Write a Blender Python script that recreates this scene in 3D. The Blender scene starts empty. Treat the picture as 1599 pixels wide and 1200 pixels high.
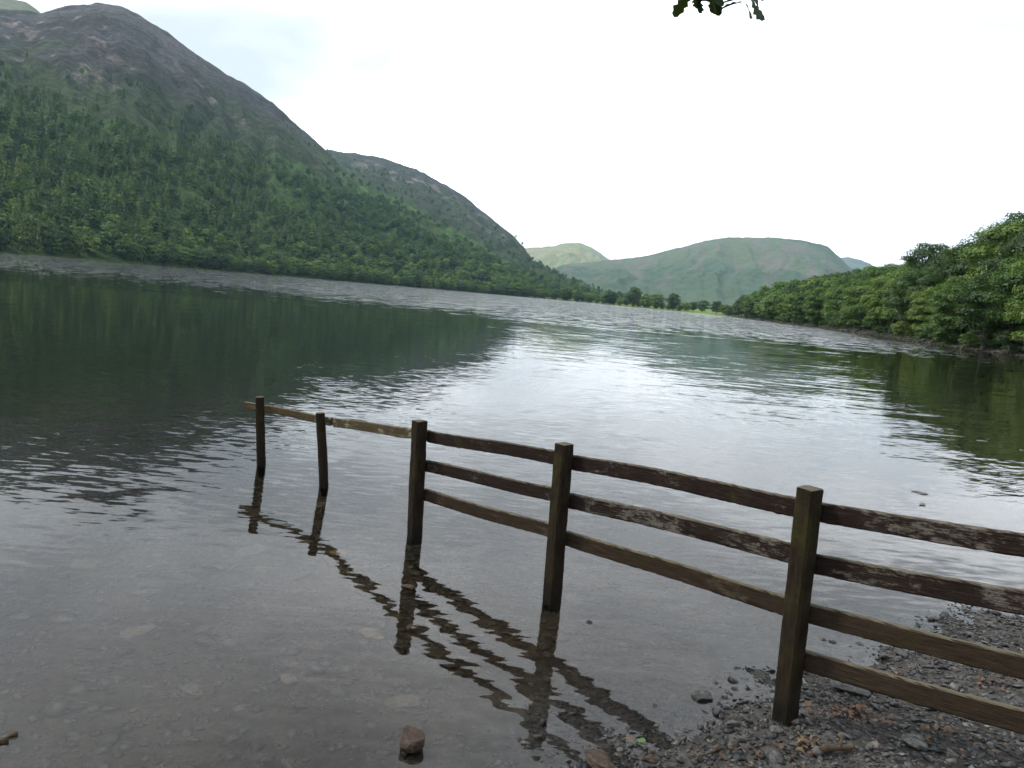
import bpy, math, random
import numpy as np
R_ = math.radians
scene = bpy.context.scene
COL = scene.collection

# ------------------------------------------------------------------ camera
H = 1.9; FPX = 1209.0; PITCH = R_(6.589); ROLL = R_(5.07)
_F = np.array([0, math.cos(PITCH), -math.sin(PITCH)]); _R0 = np.array([1.0, 0, 0]); _U0 = np.cross(_R0, _F)
_R = _R0*math.cos(ROLL) + _U0*math.sin(ROLL); _U = _U0*math.cos(ROLL) - _R0*math.sin(ROLL)
cam_d = bpy.data.cameras.new('camera'); cam = bpy.data.objects.new('camera', cam_d); COL.objects.link(cam)
from mathutils import Matrix, Vector
m = Matrix.Identity(4)
for i in range(3):
    m[i][0] = _R[i]; m[i][1] = _U[i]; m[i][2] = -_F[i]
m[2][3] = H
cam.matrix_world = m
cam_d.sensor_width = 36.0; cam_d.lens = 36.0*FPX/1599.0; cam_d.clip_start = 0.05; cam_d.clip_end = 40000
scene.camera = cam

# ------------------------------------------------------------------ world, sun, exposure
SUN_AZ, SUN_EL = -78.0, 50.0          # azimuth from +Y, clockwise positive
world = bpy.data.worlds.new('World'); scene.world = world; world.use_nodes = True
wn = world.node_tree.nodes; wl = world.node_tree.links; wn.clear()
def N(nodes, t, **kw):
    n = nodes.new(t)
    for k, v in kw.items(): setattr(n, k, v)
    return n
sky = N(wn, 'ShaderNodeTexSky', sky_type='NISHITA', sun_disc=False, sun_elevation=R_(SUN_EL), sun_rotation=R_(SUN_AZ))
skys = N(wn, 'ShaderNodeVectorMath', operation='SCALE'); skys.inputs[3].default_value = 0.13
wl.new(sky.outputs[0], skys.inputs[0])
tc = N(wn, 'ShaderNodeTexCoord'); sep = N(wn, 'ShaderNodeSeparateXYZ'); wl.new(tc.outputs['Generated'], sep.inputs[0])
zz = N(wn, 'ShaderNodeMath', operation='MAXIMUM'); zz.inputs[1].default_value = 0.0; wl.new(sep.outputs[2], zz.inputs[0])
za = N(wn, 'ShaderNodeMath', operation='ADD'); za.inputs[1].default_value = 0.22; wl.new(zz.outputs[0], za.inputs[0])
dx = N(wn, 'ShaderNodeMath', operation='DIVIDE'); wl.new(sep.outputs[0], dx.inputs[0]); wl.new(za.outputs[0], dx.inputs[1])
dy = N(wn, 'ShaderNodeMath', operation='DIVIDE'); wl.new(sep.outputs[1], dy.inputs[0]); wl.new(za.outputs[0], dy.inputs[1])
cmb = N(wn, 'ShaderNodeCombineXYZ'); wl.new(dx.outputs[0], cmb.inputs[0]); wl.new(dy.outputs[0], cmb.inputs[1])
n1 = N(wn, 'ShaderNodeTexNoise'); n1.inputs['Scale'].default_value = 1.15; n1.inputs['Detail'].default_value = 7; n1.inputs['Roughness'].default_value = 0.52
wl.new(cmb.outputs[0], n1.inputs['Vector'])
n2 = N(wn, 'ShaderNodeTexNoise'); n2.inputs['Scale'].default_value = 0.9; n2.inputs['Detail'].default_value = 3.5
off = N(wn, 'ShaderNodeVectorMath', operation='ADD'); off.inputs[1].default_value = (9.1, 7.7, 0); wl.new(cmb.outputs[0], off.inputs[0]); wl.new(off.outputs[0], n2.inputs['Vector'])
cov = N(wn, 'ShaderNodeMapRange'); cov.inputs[1].default_value = 0.22; cov.inputs[2].default_value = 0.45; cov.inputs[3].default_value = 0.72; cov.inputs[4].default_value = 1.0
wl.new(n1.outputs[0], cov.inputs[0])
cr = N(wn, 'ShaderNodeValToRGB'); wl.new(n2.outputs[0], cr.inputs[0])
cr.color_ramp.elements[0].position = 0.34; cr.color_ramp.elements[0].color = (0.84, 0.91, 0.98, 1)
cr.color_ramp.elements[1].position = 0.62; cr.color_ramp.elements[1].color = (2.26, 2.31, 2.40, 1)
mx = N(wn, 'ShaderNodeMix', data_type='RGBA'); wl.new(cov.outputs[0], mx.inputs[0]); wl.new(skys.outputs[0], mx.inputs[6]); wl.new(cr.outputs[0], mx.inputs[7])
bg = N(wn, 'ShaderNodeBackground'); bg.inputs[1].default_value = 1.0; wl.new(mx.outputs[2], bg.inputs[0])
wo = N(wn, 'ShaderNodeOutputWorld'); wl.new(bg.outputs[0], wo.inputs[0])

sd_ = bpy.data.lights.new('sun', 'SUN'); sd_.energy = 3.6; sd_.angle = R_(8); sd_.color = (1.0, 0.96, 0.9)
sun = bpy.data.objects.new('sun', sd_); COL.objects.link(sun)
_sv = Vector((math.sin(R_(SUN_AZ))*math.cos(R_(SUN_EL)), math.cos(R_(SUN_AZ))*math.cos(R_(SUN_EL)), math.sin(R_(SUN_EL))))
sun.rotation_euler = _sv.to_track_quat('Z', 'Y').to_euler(); sun.location = _sv*300

scene.view_settings.view_transform = 'Standard'; scene.view_settings.look = 'None'
scene.view_settings.exposure = 0.0; scene.view_settings.gamma = 1.0; scene.view_settings.use_curve_mapping = False
scene.render.engine = 'CYCLES'
cy = scene.cycles
cy.max_bounces = 8; cy.diffuse_bounces = 3; cy.glossy_bounces = 4; cy.transmission_bounces = 6; cy.transparent_max_bounces = 8; cy.volume_bounces = 1
cy.sample_clamp_indirect = 6.0; cy.use_adaptive_sampling = True; cy.adaptive_threshold = 0.035; cy.adaptive_min_samples = 20; cy.use_denoising = True
try: cy.denoiser = 'OPENIMAGEDENOISE'
except Exception: pass

# ------------------------------------------------------------------ helpers
def ray(x, y): return _F + _R*(x-799.5)/FPX + _U*(600-y)/FPX
def atz(x, y, z=0.0):
    d = ray(x, y); return np.array([0, 0, H]) + d*((z-H)/d[2])
def aty(x, y, Y):
    d = ray(x, y); return np.array([0, 0, H]) + d*(Y/d[1])
def azel(x, y):
    d = ray(x, y); return math.degrees(math.atan2(d[0], d[1])), math.degrees(math.atan2(d[2], math.hypot(d[0], d[1])))
def curve_azel(pts):
    a = sorted(azel(*p) for p in pts); return np.array([q[0] for q in a]), np.array([q[1] for q in a])

def _hash(ix, iy, seed):
    h = (ix.astype(np.int64)*374761393 + iy.astype(np.int64)*668265263 + seed*1442695041) & 0xffffffff
    h = ((h ^ (h >> 13))*1274126177) & 0xffffffff
    return ((h ^ (h >> 16)) & 0xffff)/65535.0
def vnoise(x, y, seed=0):
    x = np.asarray(x, float); y = np.asarray(y, float)
    ix = np.floor(x); iy = np.floor(y); fx = x-ix; fy = y-iy
    fx = fx*fx*(3-2*fx); fy = fy*fy*(3-2*fy)
    a = _hash(ix, iy, seed); b = _hash(ix+1, iy, seed); c = _hash(ix, iy+1, seed); d = _hash(ix+1, iy+1, seed)
    return (a*(1-fx)+b*fx)*(1-fy) + (c*(1-fx)+d*fx)*fy
def fbm(x, y, o=5, seed=0):
    s = 0; a = 0.5; t = 0
    for i in range(o):
        s = s + a*vnoise(np.asarray(x)*2**i+17.3*i, np.asarray(y)*2**i-9.1*i, seed+i); t += a; a *= 0.5
    return s/t
def sstep(a, b, x):
    t = np.clip((np.asarray(x, float)-a)/(b-a), 0, 1); return t*t*(3-2*t)

def mesh_np(name, verts, faces, smooth=False):
    """faces: int array (n,3) or (n,4)"""
    verts = np.asarray(verts, np.float32); faces = np.asarray(faces, np.int32)
    me = bpy.data.meshes.new(name); k = faces.shape[1]
    me.vertices.add(len(verts)); me.vertices.foreach_set('co', verts.ravel())
    me.loops.add(faces.size); me.loops.foreach_set('vertex_index', faces.ravel())
    me.polygons.add(len(faces)); me.polygons.foreach_set('loop_start', np.arange(0, faces.size, k, dtype=np.int32))
    me.polygons.foreach_set('loop_total', np.full(len(faces), k, np.int32))
    if smooth: me.polygons.foreach_set('use_smooth', np.ones(len(faces), bool))
    me.update(calc_edges=True); me.validate()
    return me
def mesh_list(name, verts, faces, smooth=False):
    me = bpy.data.meshes.new(name); me.from_pydata([tuple(v) for v in verts], [], faces)
    if smooth: me.polygons.foreach_set('use_smooth', np.ones(len(me.polygons), bool))
    me.update(); return me
def vcol(me, arr, name='tint'):
    a = me.attributes.new(name, 'FLOAT_COLOR', 'POINT')
    arr = np.asarray(arr, np.float32)
    if arr.shape[1] == 3: arr = np.hstack([arr, np.ones((len(arr), 1), np.float32)])
    a.data.foreach_set('color', arr.ravel())
def ob(name, me, mat=None, parent=None, loc=None, rot=None):
    o = bpy.data.objects.new(name, me); COL.objects.link(o)
    if mat is not None and len(me.materials) == 0: me.materials.append(mat)
    if parent is not None: o.parent = parent
    if loc is not None: o.location = loc
    if rot is not None: o.rotation_euler = rot
    return o
def empty(name, loc=(0, 0, 0), rz=0, sc=1):
    o = bpy.data.objects.new(name, None); COL.objects.link(o); o.location = loc; o.rotation_euler = (0, 0, rz)
    o.scale = (sc, sc, sc) if not hasattr(sc, '__len__') else sc
    o.empty_display_size = 0.2
    return o
def tag(o, label=None, cat=None, group=None, kind=None):
    if label: o['label'] = label
    if cat: o['category'] = cat
    if group: o['group'] = group
    if kind: o['kind'] = kind
    return o

def tube(pts, rad, n=8, cap=True):
    pts = np.asarray(pts, float); V = []; Fc = []
    for i, p in enumerate(pts):
        t = pts[min(i+1, len(pts)-1)] - pts[max(i-1, 0)]; t = t/np.linalg.norm(t)
        a = np.cross(t, [0.31, 0.95, 0.05]); a /= np.linalg.norm(a); b = np.cross(t, a)
        for k in range(n):
            an = 2*math.pi*k/n; V.append(p + rad[i]*(math.cos(an)*a + math.sin(an)*b))
    for i in range(len(pts)-1):
        for k in range(n):
            k2 = (k+1) % n; Fc.append((i*n+k, i*n+k2, (i+1)*n+k2, (i+1)*n+k))
    if cap:
        Fc.append(tuple(range(n-1, -1, -1))); Fc.append(tuple((len(pts)-1)*n+k for k in range(n)))
    return V, Fc
class MB:
    def __init__(s): s.v = []; s.f = []
    def add(s, V, Fc):
        o = len(s.v); s.v.extend(V); s.f.extend([tuple(i+o for i in f) for f in Fc]); return s
    def mesh(s, name, smooth=True): return mesh_list(name, s.v, s.f, smooth)

# ------------------------------------------------------------------ material helpers
def mat(name):
    mt = bpy.data.materials.new(name); mt.use_nodes = True; nt = mt.node_tree; nt.nodes.clear()
    out = nt.nodes.new('ShaderNodeOutputMaterial'); return mt, nt.nodes, nt.links, out
def noise(nodes, links, vec, scale, detail=4, rough=0.55):
    n = nodes.new('ShaderNodeTexNoise'); n.inputs['Scale'].default_value = scale; n.inputs['Detail'].default_value = detail; n.inputs['Roughness'].default_value = rough
    if vec is not None: links.new(vec, n.inputs['Vector'])
    return n
def ramp(nodes, links, fac, stops):
    r = nodes.new('ShaderNodeValToRGB'); e = r.color_ramp.elements
    while len(e) < len(stops): e.new(0.5)
    for i, (p, c) in enumerate(stops):
        e[i].position = p; e[i].color = (*c, 1) if len(c) == 3 else c
    links.new(fac, r.inputs[0]); return r
def mixc(nodes, links, fac, a, b, mode='MIX'):
    n = nodes.new('ShaderNodeMix'); n.data_type = 'RGBA'; n.blend_type = mode
    for s, v in ((0, fac), (6, a), (7, b)):
        if hasattr(v, 'is_linked') or hasattr(v, 'links'): links.new(v, n.inputs[s])
        elif s == 0: n.inputs[0].default_value = v
        else: n.inputs[s].default_value = (*v, 1)
    return n.outputs[2]
def mth(nodes, links, op, a, b=0.0, c=None, clamp=False):
    n = nodes.new('ShaderNodeMath'); n.operation = op; n.use_clamp = clamp
    for i, v in enumerate((a, b, c)):
        if v is None: continue
        if hasattr(v, 'links'): links.new(v, n.inputs[i])
        else: n.inputs[i].default_value = v
    return n.outputs[0]
def mapr(nodes, links, v, a, b, c=0.0, d=1.0, smooth=True):
    n = nodes.new('ShaderNodeMapRange'); n.interpolation_type = 'SMOOTHSTEP' if smooth else 'LINEAR'
    links.new(v, n.inputs[0])
    for i, q in enumerate((a, b, c, d)): n.inputs[i+1].default_value = q
    return n.outputs[0]
def bsdf(nodes, links, out, col, rough=0.9, spec=0.2):
    b = nodes.new('ShaderNodeBsdfPrincipled')
    if hasattr(col, 'links'): links.new(col, b.inputs['Base Color'])
    else: b.inputs['Base Color'].default_value = (*col, 1)
    if hasattr(rough, 'links'): links.new(rough, b.inputs['Roughness'])
    else: b.inputs['Roughness'].default_value = rough
    b.inputs['Specular IOR Level'].default_value = spec
    links.new(b.outputs[0], out.inputs[0]); return b
def bump(nodes, links, b, h, strength, dist):
    n = nodes.new('ShaderNodeBump'); n.inputs['Strength'].default_value = strength; n.inputs['Distance'].default_value = dist
    links.new(h, n.inputs['Height']); links.new(n.outputs[0], b.inputs['Normal']); return n

def leaf_mat(name, stops, transl=0.3, clump=0.45):
    mt, nd, lk, out = mat(name)
    oi = nd.new('ShaderNodeObjectInfo'); geo = nd.new('ShaderNodeNewGeometry')
    nz = noise(nd, lk, geo.outputs['Position'], clump, 3)
    f = mth(nd, lk, 'ADD', mth(nd, lk, 'MULTIPLY', oi.outputs['Random'], 0.62), mth(nd, lk, 'MULTIPLY', mapr(nd, lk, nz.outputs[0], 0.3, 0.7), 0.22))
    f = mth(nd, lk, 'ADD', f, mth(nd, lk, 'MULTIPLY', geo.outputs['Random Per Island'], 0.16))
    r = ramp(nd, lk, f, stops)
    d = nd.new('ShaderNodeBsdfDiffuse'); t = nd.new('ShaderNodeBsdfTranslucent'); g = nd.new('ShaderNodeBsdfGlossy'); g.inputs['Roughness'].default_value = 0.5
    lk.new(r.outputs[0], d.inputs[0]); lk.new(mixc(nd, lk, 0.5, r.outputs[0], (0.12, 0.17, 0.02)), t.inputs[0])
    m1 = nd.new('ShaderNodeMixShader'); m1.inputs[0].default_value = transl; lk.new(d.outputs[0], m1.inputs[1]); lk.new(t.outputs[0], m1.inputs[2])
    m2 = nd.new('ShaderNodeMixShader'); m2.inputs[0].default_value = 0.03; lk.new(m1.outputs[0], m2.inputs[1]); lk.new(g.outputs[0], m2.inputs[2])
    lk.new(m2.outputs[0], out.inputs[0]); return mt
def simple_noise_mat(name, stops, scale, rough=0.9, bs=0.4, bd=0.01, coord='Object', per_obj=0.0, spec=0.2, stretch=(1, 1, 1)):
    mt, nd, lk, out = mat(name)
    tcn = nd.new('ShaderNodeTexCoord'); mp = nd.new('ShaderNodeMapping'); mp.inputs['Scale'].default_value = stretch
    lk.new(tcn.outputs[coord], mp.inputs[0])
    nz = noise(nd, lk, mp.outputs[0], scale, 6, 0.6); f = nz.outputs[0]
    if per_obj:
        oi = nd.new('ShaderNodeObjectInfo')
        f = mth(nd, lk, 'ADD', f, mth(nd, lk, 'MULTIPLY', mth(nd, lk, 'SUBTRACT', oi.outputs['Random'], 0.5), per_obj))
    r = ramp(nd, lk, f, stops)
    b = bsdf(nd, lk, out, r.outputs[0], rough, spec); bump(nd, lk, b, nz.outputs[0], bs, bd); return mt

# ------------------------------------------------------------------ lake outline (metres, camera foot at the origin)
SHORE = np.array([(-480, -160), (-120, -95), (-30, -25), (-8, -4), (-3.2, 0.5), (-1.5, 1.6), (-0.35, 2.05), (0.33, 2.80), (0.52, 3.16), (0.78, 3.42),
 (1.06, 3.53), (1.34, 3.63), (1.48, 3.72), (1.79, 3.97), (2.01, 4.08), (2.36, 4.38), (2.94, 4.67), (3.13, 4.85), (3.46, 5.12), (3.75, 5.24),
 (5, 5.9), (9, 9.5), (18, 20), (29, 35), (42, 56), (53, 76), (60, 92), (61, 108), (66, 126), (76, 160), (84, 190), (97, 240), (104, 275), (110, 320), (118, 372),
 (128, 440), (146, 530), (158, 600), (148, 660), (118, 745), (92, 820), (62, 880), (28, 925), (-20, 930), (-70, 880), (-131, 792), (-185, 690), (-237, 575),
 (-256, 500), (-272, 410), (-330, 250), (-420, 50)], float)
def signed_dist(x, y, P=SHORE):
    """distance to the lake's edge: positive on land, negative in the water"""
    x = np.asarray(x, float).ravel(); y = np.asarray(y, float).ravel()
    best = np.full(x.shape, 1e18); inside = np.zeros(x.shape, bool)
    n = len(P)
    for i in range(n):
        ax, ay = P[i]; bx, by = P[(i+1) % n]; ex, ey = bx-ax, by-ay
        t = np.clip(((x-ax)*ex+(y-ay)*ey)/(ex*ex+ey*ey), 0, 1)
        best = np.minimum(best, (x-ax-t*ex)**2+(y-ay-t*ey)**2)
        c = ((ay > y) != (by > y))
        if by != ay: inside ^= c & (x < ex*(y-ay)/(by-ay)+ax)
    return np.where(inside, -1, 1)*np.sqrt(best)
def right_bank(x, y):
    return sstep(8, 45, x)*sstep(-0.25, 0.05, np.asarray(x)/np.maximum(np.hypot(x, y), 1)-0.20)*(1-sstep(420, 640, y))
def ground_z(x, y, sd=None):
    x = np.asarray(x, float); y = np.asarray(y, float)
    if sd is None: sd = signed_dist(x, y).reshape(x.shape)
    r = np.hypot(x, y)
    wob = (fbm(x*1.3, y*1.3, 4, 5)-0.5)
    s2 = sd + wob*0.25*(1-sstep(5, 40, r)) + (fbm(x*0.12, y*0.12, 3, 9)-0.5)*6*sstep(40, 120, r)*sstep(0, 8, np.abs(sd))
    land = 0.085*np.minimum(s2, 5) + 0.03*np.clip(s2-5, 0, 60) + 0.012*np.clip(s2-65, 0, 1500)
    land = land + right_bank(x, y)*(0.38*np.clip(s2-0.3, 0, 1.6)+0.23*np.clip(s2-1.9, 0, 130))
    d = -s2
    bed = -0.062*np.clip(d, 0, 5) - 0.13*np.clip(d-5, 0, 14) - 0.22*np.clip(d-19, 0, 60)
    z = np.where(s2 > 0, land, np.maximum(bed, -14))
    return z + wob*0.05*(1-sstep(6, 30, r)) + (fbm(x*5, y*5, 3, 21)-0.5)*0.035*(1-sstep(6, 20, r))

# ------------------------------------------------------------------ ground sheet
def build_ground():
    rad = np.concatenate([[0.0], np.geomspace(0.6, 6000, 330)])
    ang = np.concatenate([np.linspace(-180, -55, 50, endpoint=False), np.linspace(-55, 55, 360, endpoint=False), np.linspace(55, 180, 50, endpoint=False)])
    A, Rr = np.meshgrid(np.radians(ang), rad[1:]); X = Rr*np.sin(A); Y = Rr*np.cos(A)
    sd = signed_dist(X, Y).reshape(X.shape); Z = ground_z(X, Y, sd)
    na = len(ang); nr = len(rad)-1
    V = np.stack([X.ravel(), Y.ravel(), Z.ravel()], 1)
    V = np.vstack([V, [[0, 0, float(ground_z(np.array([0.01]), np.array([0.01]))[0])]]])
    i, j = np.meshgrid(np.arange(nr-1), np.arange(na), indexing='ij'); j2 = (j+1) % na
    Fq = np.stack([(i*na+j), (i*na+j2), ((i+1)*na+j2), ((i+1)*na+j)], -1).reshape(-1, 4)[:, ::-1]
    fan = np.array([[j0, (j0+1) % na, nr*na, nr*na] for j0 in range(na)])
    me = mesh_list('ground', V, [tuple(q) for q in Fq.tolist()] + [(a, nr*na, b) for a, b, _, _ in fan.tolist()], True)
    # land cover
    x, y = V[:, 0], V[:, 1]; s = np.append(sd.ravel(), 2.0); r = np.hypot(x, y)
    gravel = np.array([0.042, 0.04, 0.037]); silt = np.array([0.027, 0.0205, 0.0135]); grass = np.array([0.06, 0.082, 0.027]); soil = np.array([0.022, 0.030, 0.011]); pale = np.array([0.045, 0.044, 0.034])
    c = np.tile(grass, (len(x), 1)); nz = fbm(x*0.02, y*0.02, 4, 3)[:, None]
    c = c*(0.75+0.5*nz) + np.array([0.03, 0.01, 0.0])*sstep(0.45, 0.7, fbm(x*0.006, y*0.006, 3, 8))[:, None]
    fld = (sstep(88, 130, x)*sstep(600, 660, y)*(1-sstep(1000, 1300, y)))[:, None]; c = c*(1-fld) + np.array([0.10, 0.155, 0.035])*fld
    rb = right_bank(x, y)[:, None]; c = c*(1-rb) + soil*rb
    edge = (1-sstep(-0.2, 0.8, s + 3*(fbm(x*0.07, y*0.07, 3, 31)-0.5)))[:, None]*sstep(12, 40, r)[:, None]
    c = c*(1-edge) + pale*edge
    near = (1-sstep(14, 30, r))[:, None]; c = c*(1-near) + gravel*near
    wet = sstep(0.0, 0.9, -s)[:, None]; c = c*(1-wet) + silt*wet
    vcol(me, c)
    mt, nd, lk, out = mat('ground_cover')
    at = nd.new('ShaderNodeAttribute'); at.attribute_name = 'tint'; geo = nd.new('ShaderNodeNewGeometry'); P = geo.outputs['Position']
    a = noise(nd, lk, P, 14, 6, 0.65); b_ = noise(nd, lk, P, 1.1, 5); vo = nd.new('ShaderNodeTexVoronoi'); vo.inputs['Scale'].default_value = 38; lk.new(P, vo.inputs['Vector'])
    f = mth(nd, lk, 'MULTIPLY', mapr(nd, lk, a.outputs[0], 0.25, 0.75, 0.55, 1.4), mapr(nd, lk, b_.outputs[0], 0.3, 0.7, 0.72, 1.25))
    vv = nd.new('ShaderNodeVectorMath'); vv.operation = 'SCALE'; lk.new(at.outputs['Color'], vv.inputs[0]); lk.new(f, vv.inputs[3])
    vg = nd.new('ShaderNodeRGBToBW'); lk.new(vo.outputs['Color'], vg.inputs[0])
    col = mixc(nd, lk, 0.45, vv.outputs[0], vg.outputs[0], 'OVERLAY')
    bb = bsdf(nd, lk, out, col, 0.92, 0.08); bump(nd, lk, bb, vo.outputs['Distance'], 0.5, 0.012)
    return tag(ob('ground', me, mt), 'gravel shore, lake bed and grassy valley floor', kind='structure')
build_ground()

# ------------------------------------------------------------------ water
def build_water():
    bx = [(-900, -400), (900, -400), (900, 1050), (-900, 1050)]
    me = mesh_list('water', [(x, y, 0) for x, y in bx], [(0, 1, 2, 3)])
    mt, nd, lk, out = mat('lake_water')
    geo = nd.new('ShaderNodeNewGeometry'); P = geo.outputs['Position']
    sp = nd.new('ShaderNodeSeparateXYZ'); lk.new(P, sp.inputs[0])
    ln = nd.new('ShaderNodeVectorMath'); ln.operation = 'LENGTH'; lk.new(P, ln.inputs[0]); r = ln.outputs['Value']
    def slope(scale, sx, sy, rot, detail=2):
        mp = nd.new('ShaderNodeMapping'); mp.inputs['Scale'].default_value = (sx, sy, 1); mp.inputs['Rotation'].default_value = (0, 0, R_(rot)); lk.new(P, mp.inputs[0])
        n = noise(nd, lk, mp.outputs[0], scale, detail, 0.5)
        s = nd.new('ShaderNodeVectorMath'); s.operation = 'SUBTRACT'; s.inputs[1].default_value = (0.5, 0.5, 0.5); lk.new(n.outputs['Color'], s.inputs[0]); return s.outputs[0]
    def scaled(v, amp, w):
        s = nd.new('ShaderNodeVectorMath'); s.operation = 'SCALE'
        mm = nd.new('ShaderNodeVectorMath'); mm.operation = 'MULTIPLY'; mm.inputs[1].default_value = w; lk.new(v, mm.inputs[0])
        lk.new(mm.outputs[0], s.inputs[0])
        if hasattr(amp, 'links'): lk.new(amp, s.inputs[3])
        else: s.inputs[3].default_value = amp
        return s.outputs[0]
    def add(a, b):
        s = nd.new('ShaderNodeVectorMath'); lk.new(a, s.inputs[0]); lk.new(b, s.inputs[1]); return s.outputs[0]
    # wind: calm under the left slope and close to shore, ruffled far out and towards the right
    big = noise(nd, lk, P, 0.045, 3); gust = noise(nd, lk, P, 0.4, 3)
    side = mth(nd, lk, 'ADD', sp.outputs[0], mth(nd, lk, 'MULTIPLY', big.outputs[0], 8.0))
    side = mapr(nd, lk, mth(nd, lk, 'SUBTRACT', side, mth(nd, lk, 'MULTIPLY', sp.outputs[1], 0.02)), -1.0, 12.0)
    rr = mth(nd, lk, 'ADD', r, mth(nd, lk, 'MULTIPLY', mth(nd, lk, 'SUBTRACT', big.outputs[0], 0.5), 26.0))
    mpw = nd.new('ShaderNodeMapping'); mpw.inputs['Scale'].default_value = (0.03, 0.16, 1); mpw.inputs['Rotation'].default_value = (0, 0, R_(5)); lk.new(P, mpw.inputs[0])
    cat_ = noise(nd, lk, mpw.outputs[0], 1.0, 5, 0.6)                # cat's paws: long patches of wind
    rr = mth(nd, lk, 'ADD', rr, mth(nd, lk, 'MULTIPLY', mth(nd, lk, 'SUBTRACT', cat_.outputs[0], 0.5), 70.0))
    far = mth(nd, lk, 'POWER', mapr(nd, lk, rr, 34.0, 115.0), 1.4)
    mid = mth(nd, lk, 'MULTIPLY', mapr(nd, lk, r, 6.0, 20.0, 0.16, 1.0), mth(nd, lk, 'ADD', 0.28, mth(nd, lk, 'MULTIPLY', side, 0.9)))
    nearamp = mth(nd, lk, 'MULTIPLY', mapr(nd, lk, gust.outputs[0], 0.35, 0.65, 0.45, 1.0), mapr(nd, lk, r, 3.0, 8.0, 0.11, 0.19))
    nearamp = mth(nd, lk, 'MULTIPLY', nearamp, mapr(nd, lk, r, 8.0, 26.0, 1.0, 0.42))
    s1 = scaled(slope(1.0, 4.2, 15.0, 8, 3), nearamp, (0.6, 1.0, 0))
    s2 = scaled(slope(1.0, 0.75, 2.9, 14, 2), mth(nd, lk, 'MULTIPLY', mid, 0.075), (0.5, 1.0, 0))
    s3 = scaled(slope(1.0, 0.7, 1.9, 6, 3), mth(nd, lk, 'MULTIPLY', far, 1.6), (0.7, 1.0, 0))
    sl = add(add(s1, s2), s3)
    nv = nd.new('ShaderNodeVectorMath'); lk.new(sl, nv.inputs[0]); nv.inputs[1].default_value = (0, 0, 1)
    nn = nd.new('ShaderNodeVectorMath'); nn.operation = 'NORMALIZE'; lk.new(nv.outputs[0], nn.inputs[0])
    b = nd.new('ShaderNodeBsdfPrincipled'); b.inputs['Base Color'].default_value = (1, 1, 1, 1); b.inputs['Transmission Weight'].default_value = 1.0
    b.inputs['IOR'].default_value = 1.333; b.inputs['Roughness'].default_value = 0.0
    fl = nd.new('ShaderNodeVectorMath'); fl.operation = 'SCALE'; lk.new(nn.outputs[0], fl.inputs[0])
    lk.new(mth(nd, lk, 'SUBTRACT', 1.0, mth(nd, lk, 'MULTIPLY', geo.outputs['Backfacing'], 2.0)), fl.inputs[3])   # the surface seen from below
    lk.new(fl.outputs[0], b.inputs['Normal']); lk.new(b.outputs[0], out.inputs['Surface'])
    va = nd.new('ShaderNodeVolumeAbsorption'); va.inputs['Color'].default_value = (0.50, 0.60, 0.42, 1); va.inputs['Density'].default_value = 0.9
    lk.new(va.outputs[0], out.inputs['Volume'])
    return tag(ob('water', me, mt), 'calm dark lake water with ripples', kind='structure')
build_water()

# ------------------------------------------------------------------ hills: a loft from the foot up to the ridge and down behind
HILL = {}
def hill_mat(name='fell_side', k=1.0):
    mt, nd, lk, out = mat(name)
    at = nd.new('ShaderNodeAttribute'); at.attribute_name = 'tint'; geo = nd.new('ShaderNodeNewGeometry'); P = geo.outputs['Position']
    a = noise(nd, lk, P, 0.03, 8, 0.68); b_ = noise(nd, lk, P, 0.16, 6, 0.7)
    f = mth(nd, lk, 'MULTIPLY', mapr(nd, lk, a.outputs[0], 0.3, 0.7, 1-0.4*k, 1+0.4*k), mapr(nd, lk, b_.outputs[0], 0.3, 0.7, 1-0.38*k, 1+0.42*k))
    mp = nd.new('ShaderNodeMapping'); mp.inputs['Scale'].default_value = (1, 1, 0.25); lk.new(P, mp.inputs[0])
    vo = nd.new('ShaderNodeTexVoronoi'); vo.inputs['Scale'].default_value = 0.075; lk.new(mp.outputs[0], vo.inputs['Vector']); c_ = noise(nd, lk, P, 0.55, 4, 0.7)
    f = mth(nd, lk, 'MULTIPLY', f, mapr(nd, lk, c_.outputs[0], 0.32, 0.68, 1-0.4*k, 1+0.45*k)); f = mth(nd, lk, 'MULTIPLY', f, mapr(nd, lk, vo.outputs['Distance'], 0.1, 0.8, 1-0.3*k, 1+0.25*k))
    vv = nd.new('ShaderNodeVectorMath'); vv.operation = 'SCALE'; lk.new(at.outputs['Color'], vv.inputs[0]); lk.new(f, vv.inputs[3])
    hh_ = mth(nd, lk, 'ADD', b_.outputs[0], mth(nd, lk, 'MULTIPLY', vo.outputs['Distance'], 0.5))
    bb = bsdf(nd, lk, out, vv.outputs[0], 0.95, 0.1); bump(nd, lk, bb, hh_, 1.0*k, 8.0*k); return mt
M_HILL = hill_mat(); M_FAR = hill_mat('far_fell_side', 0.3)
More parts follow.
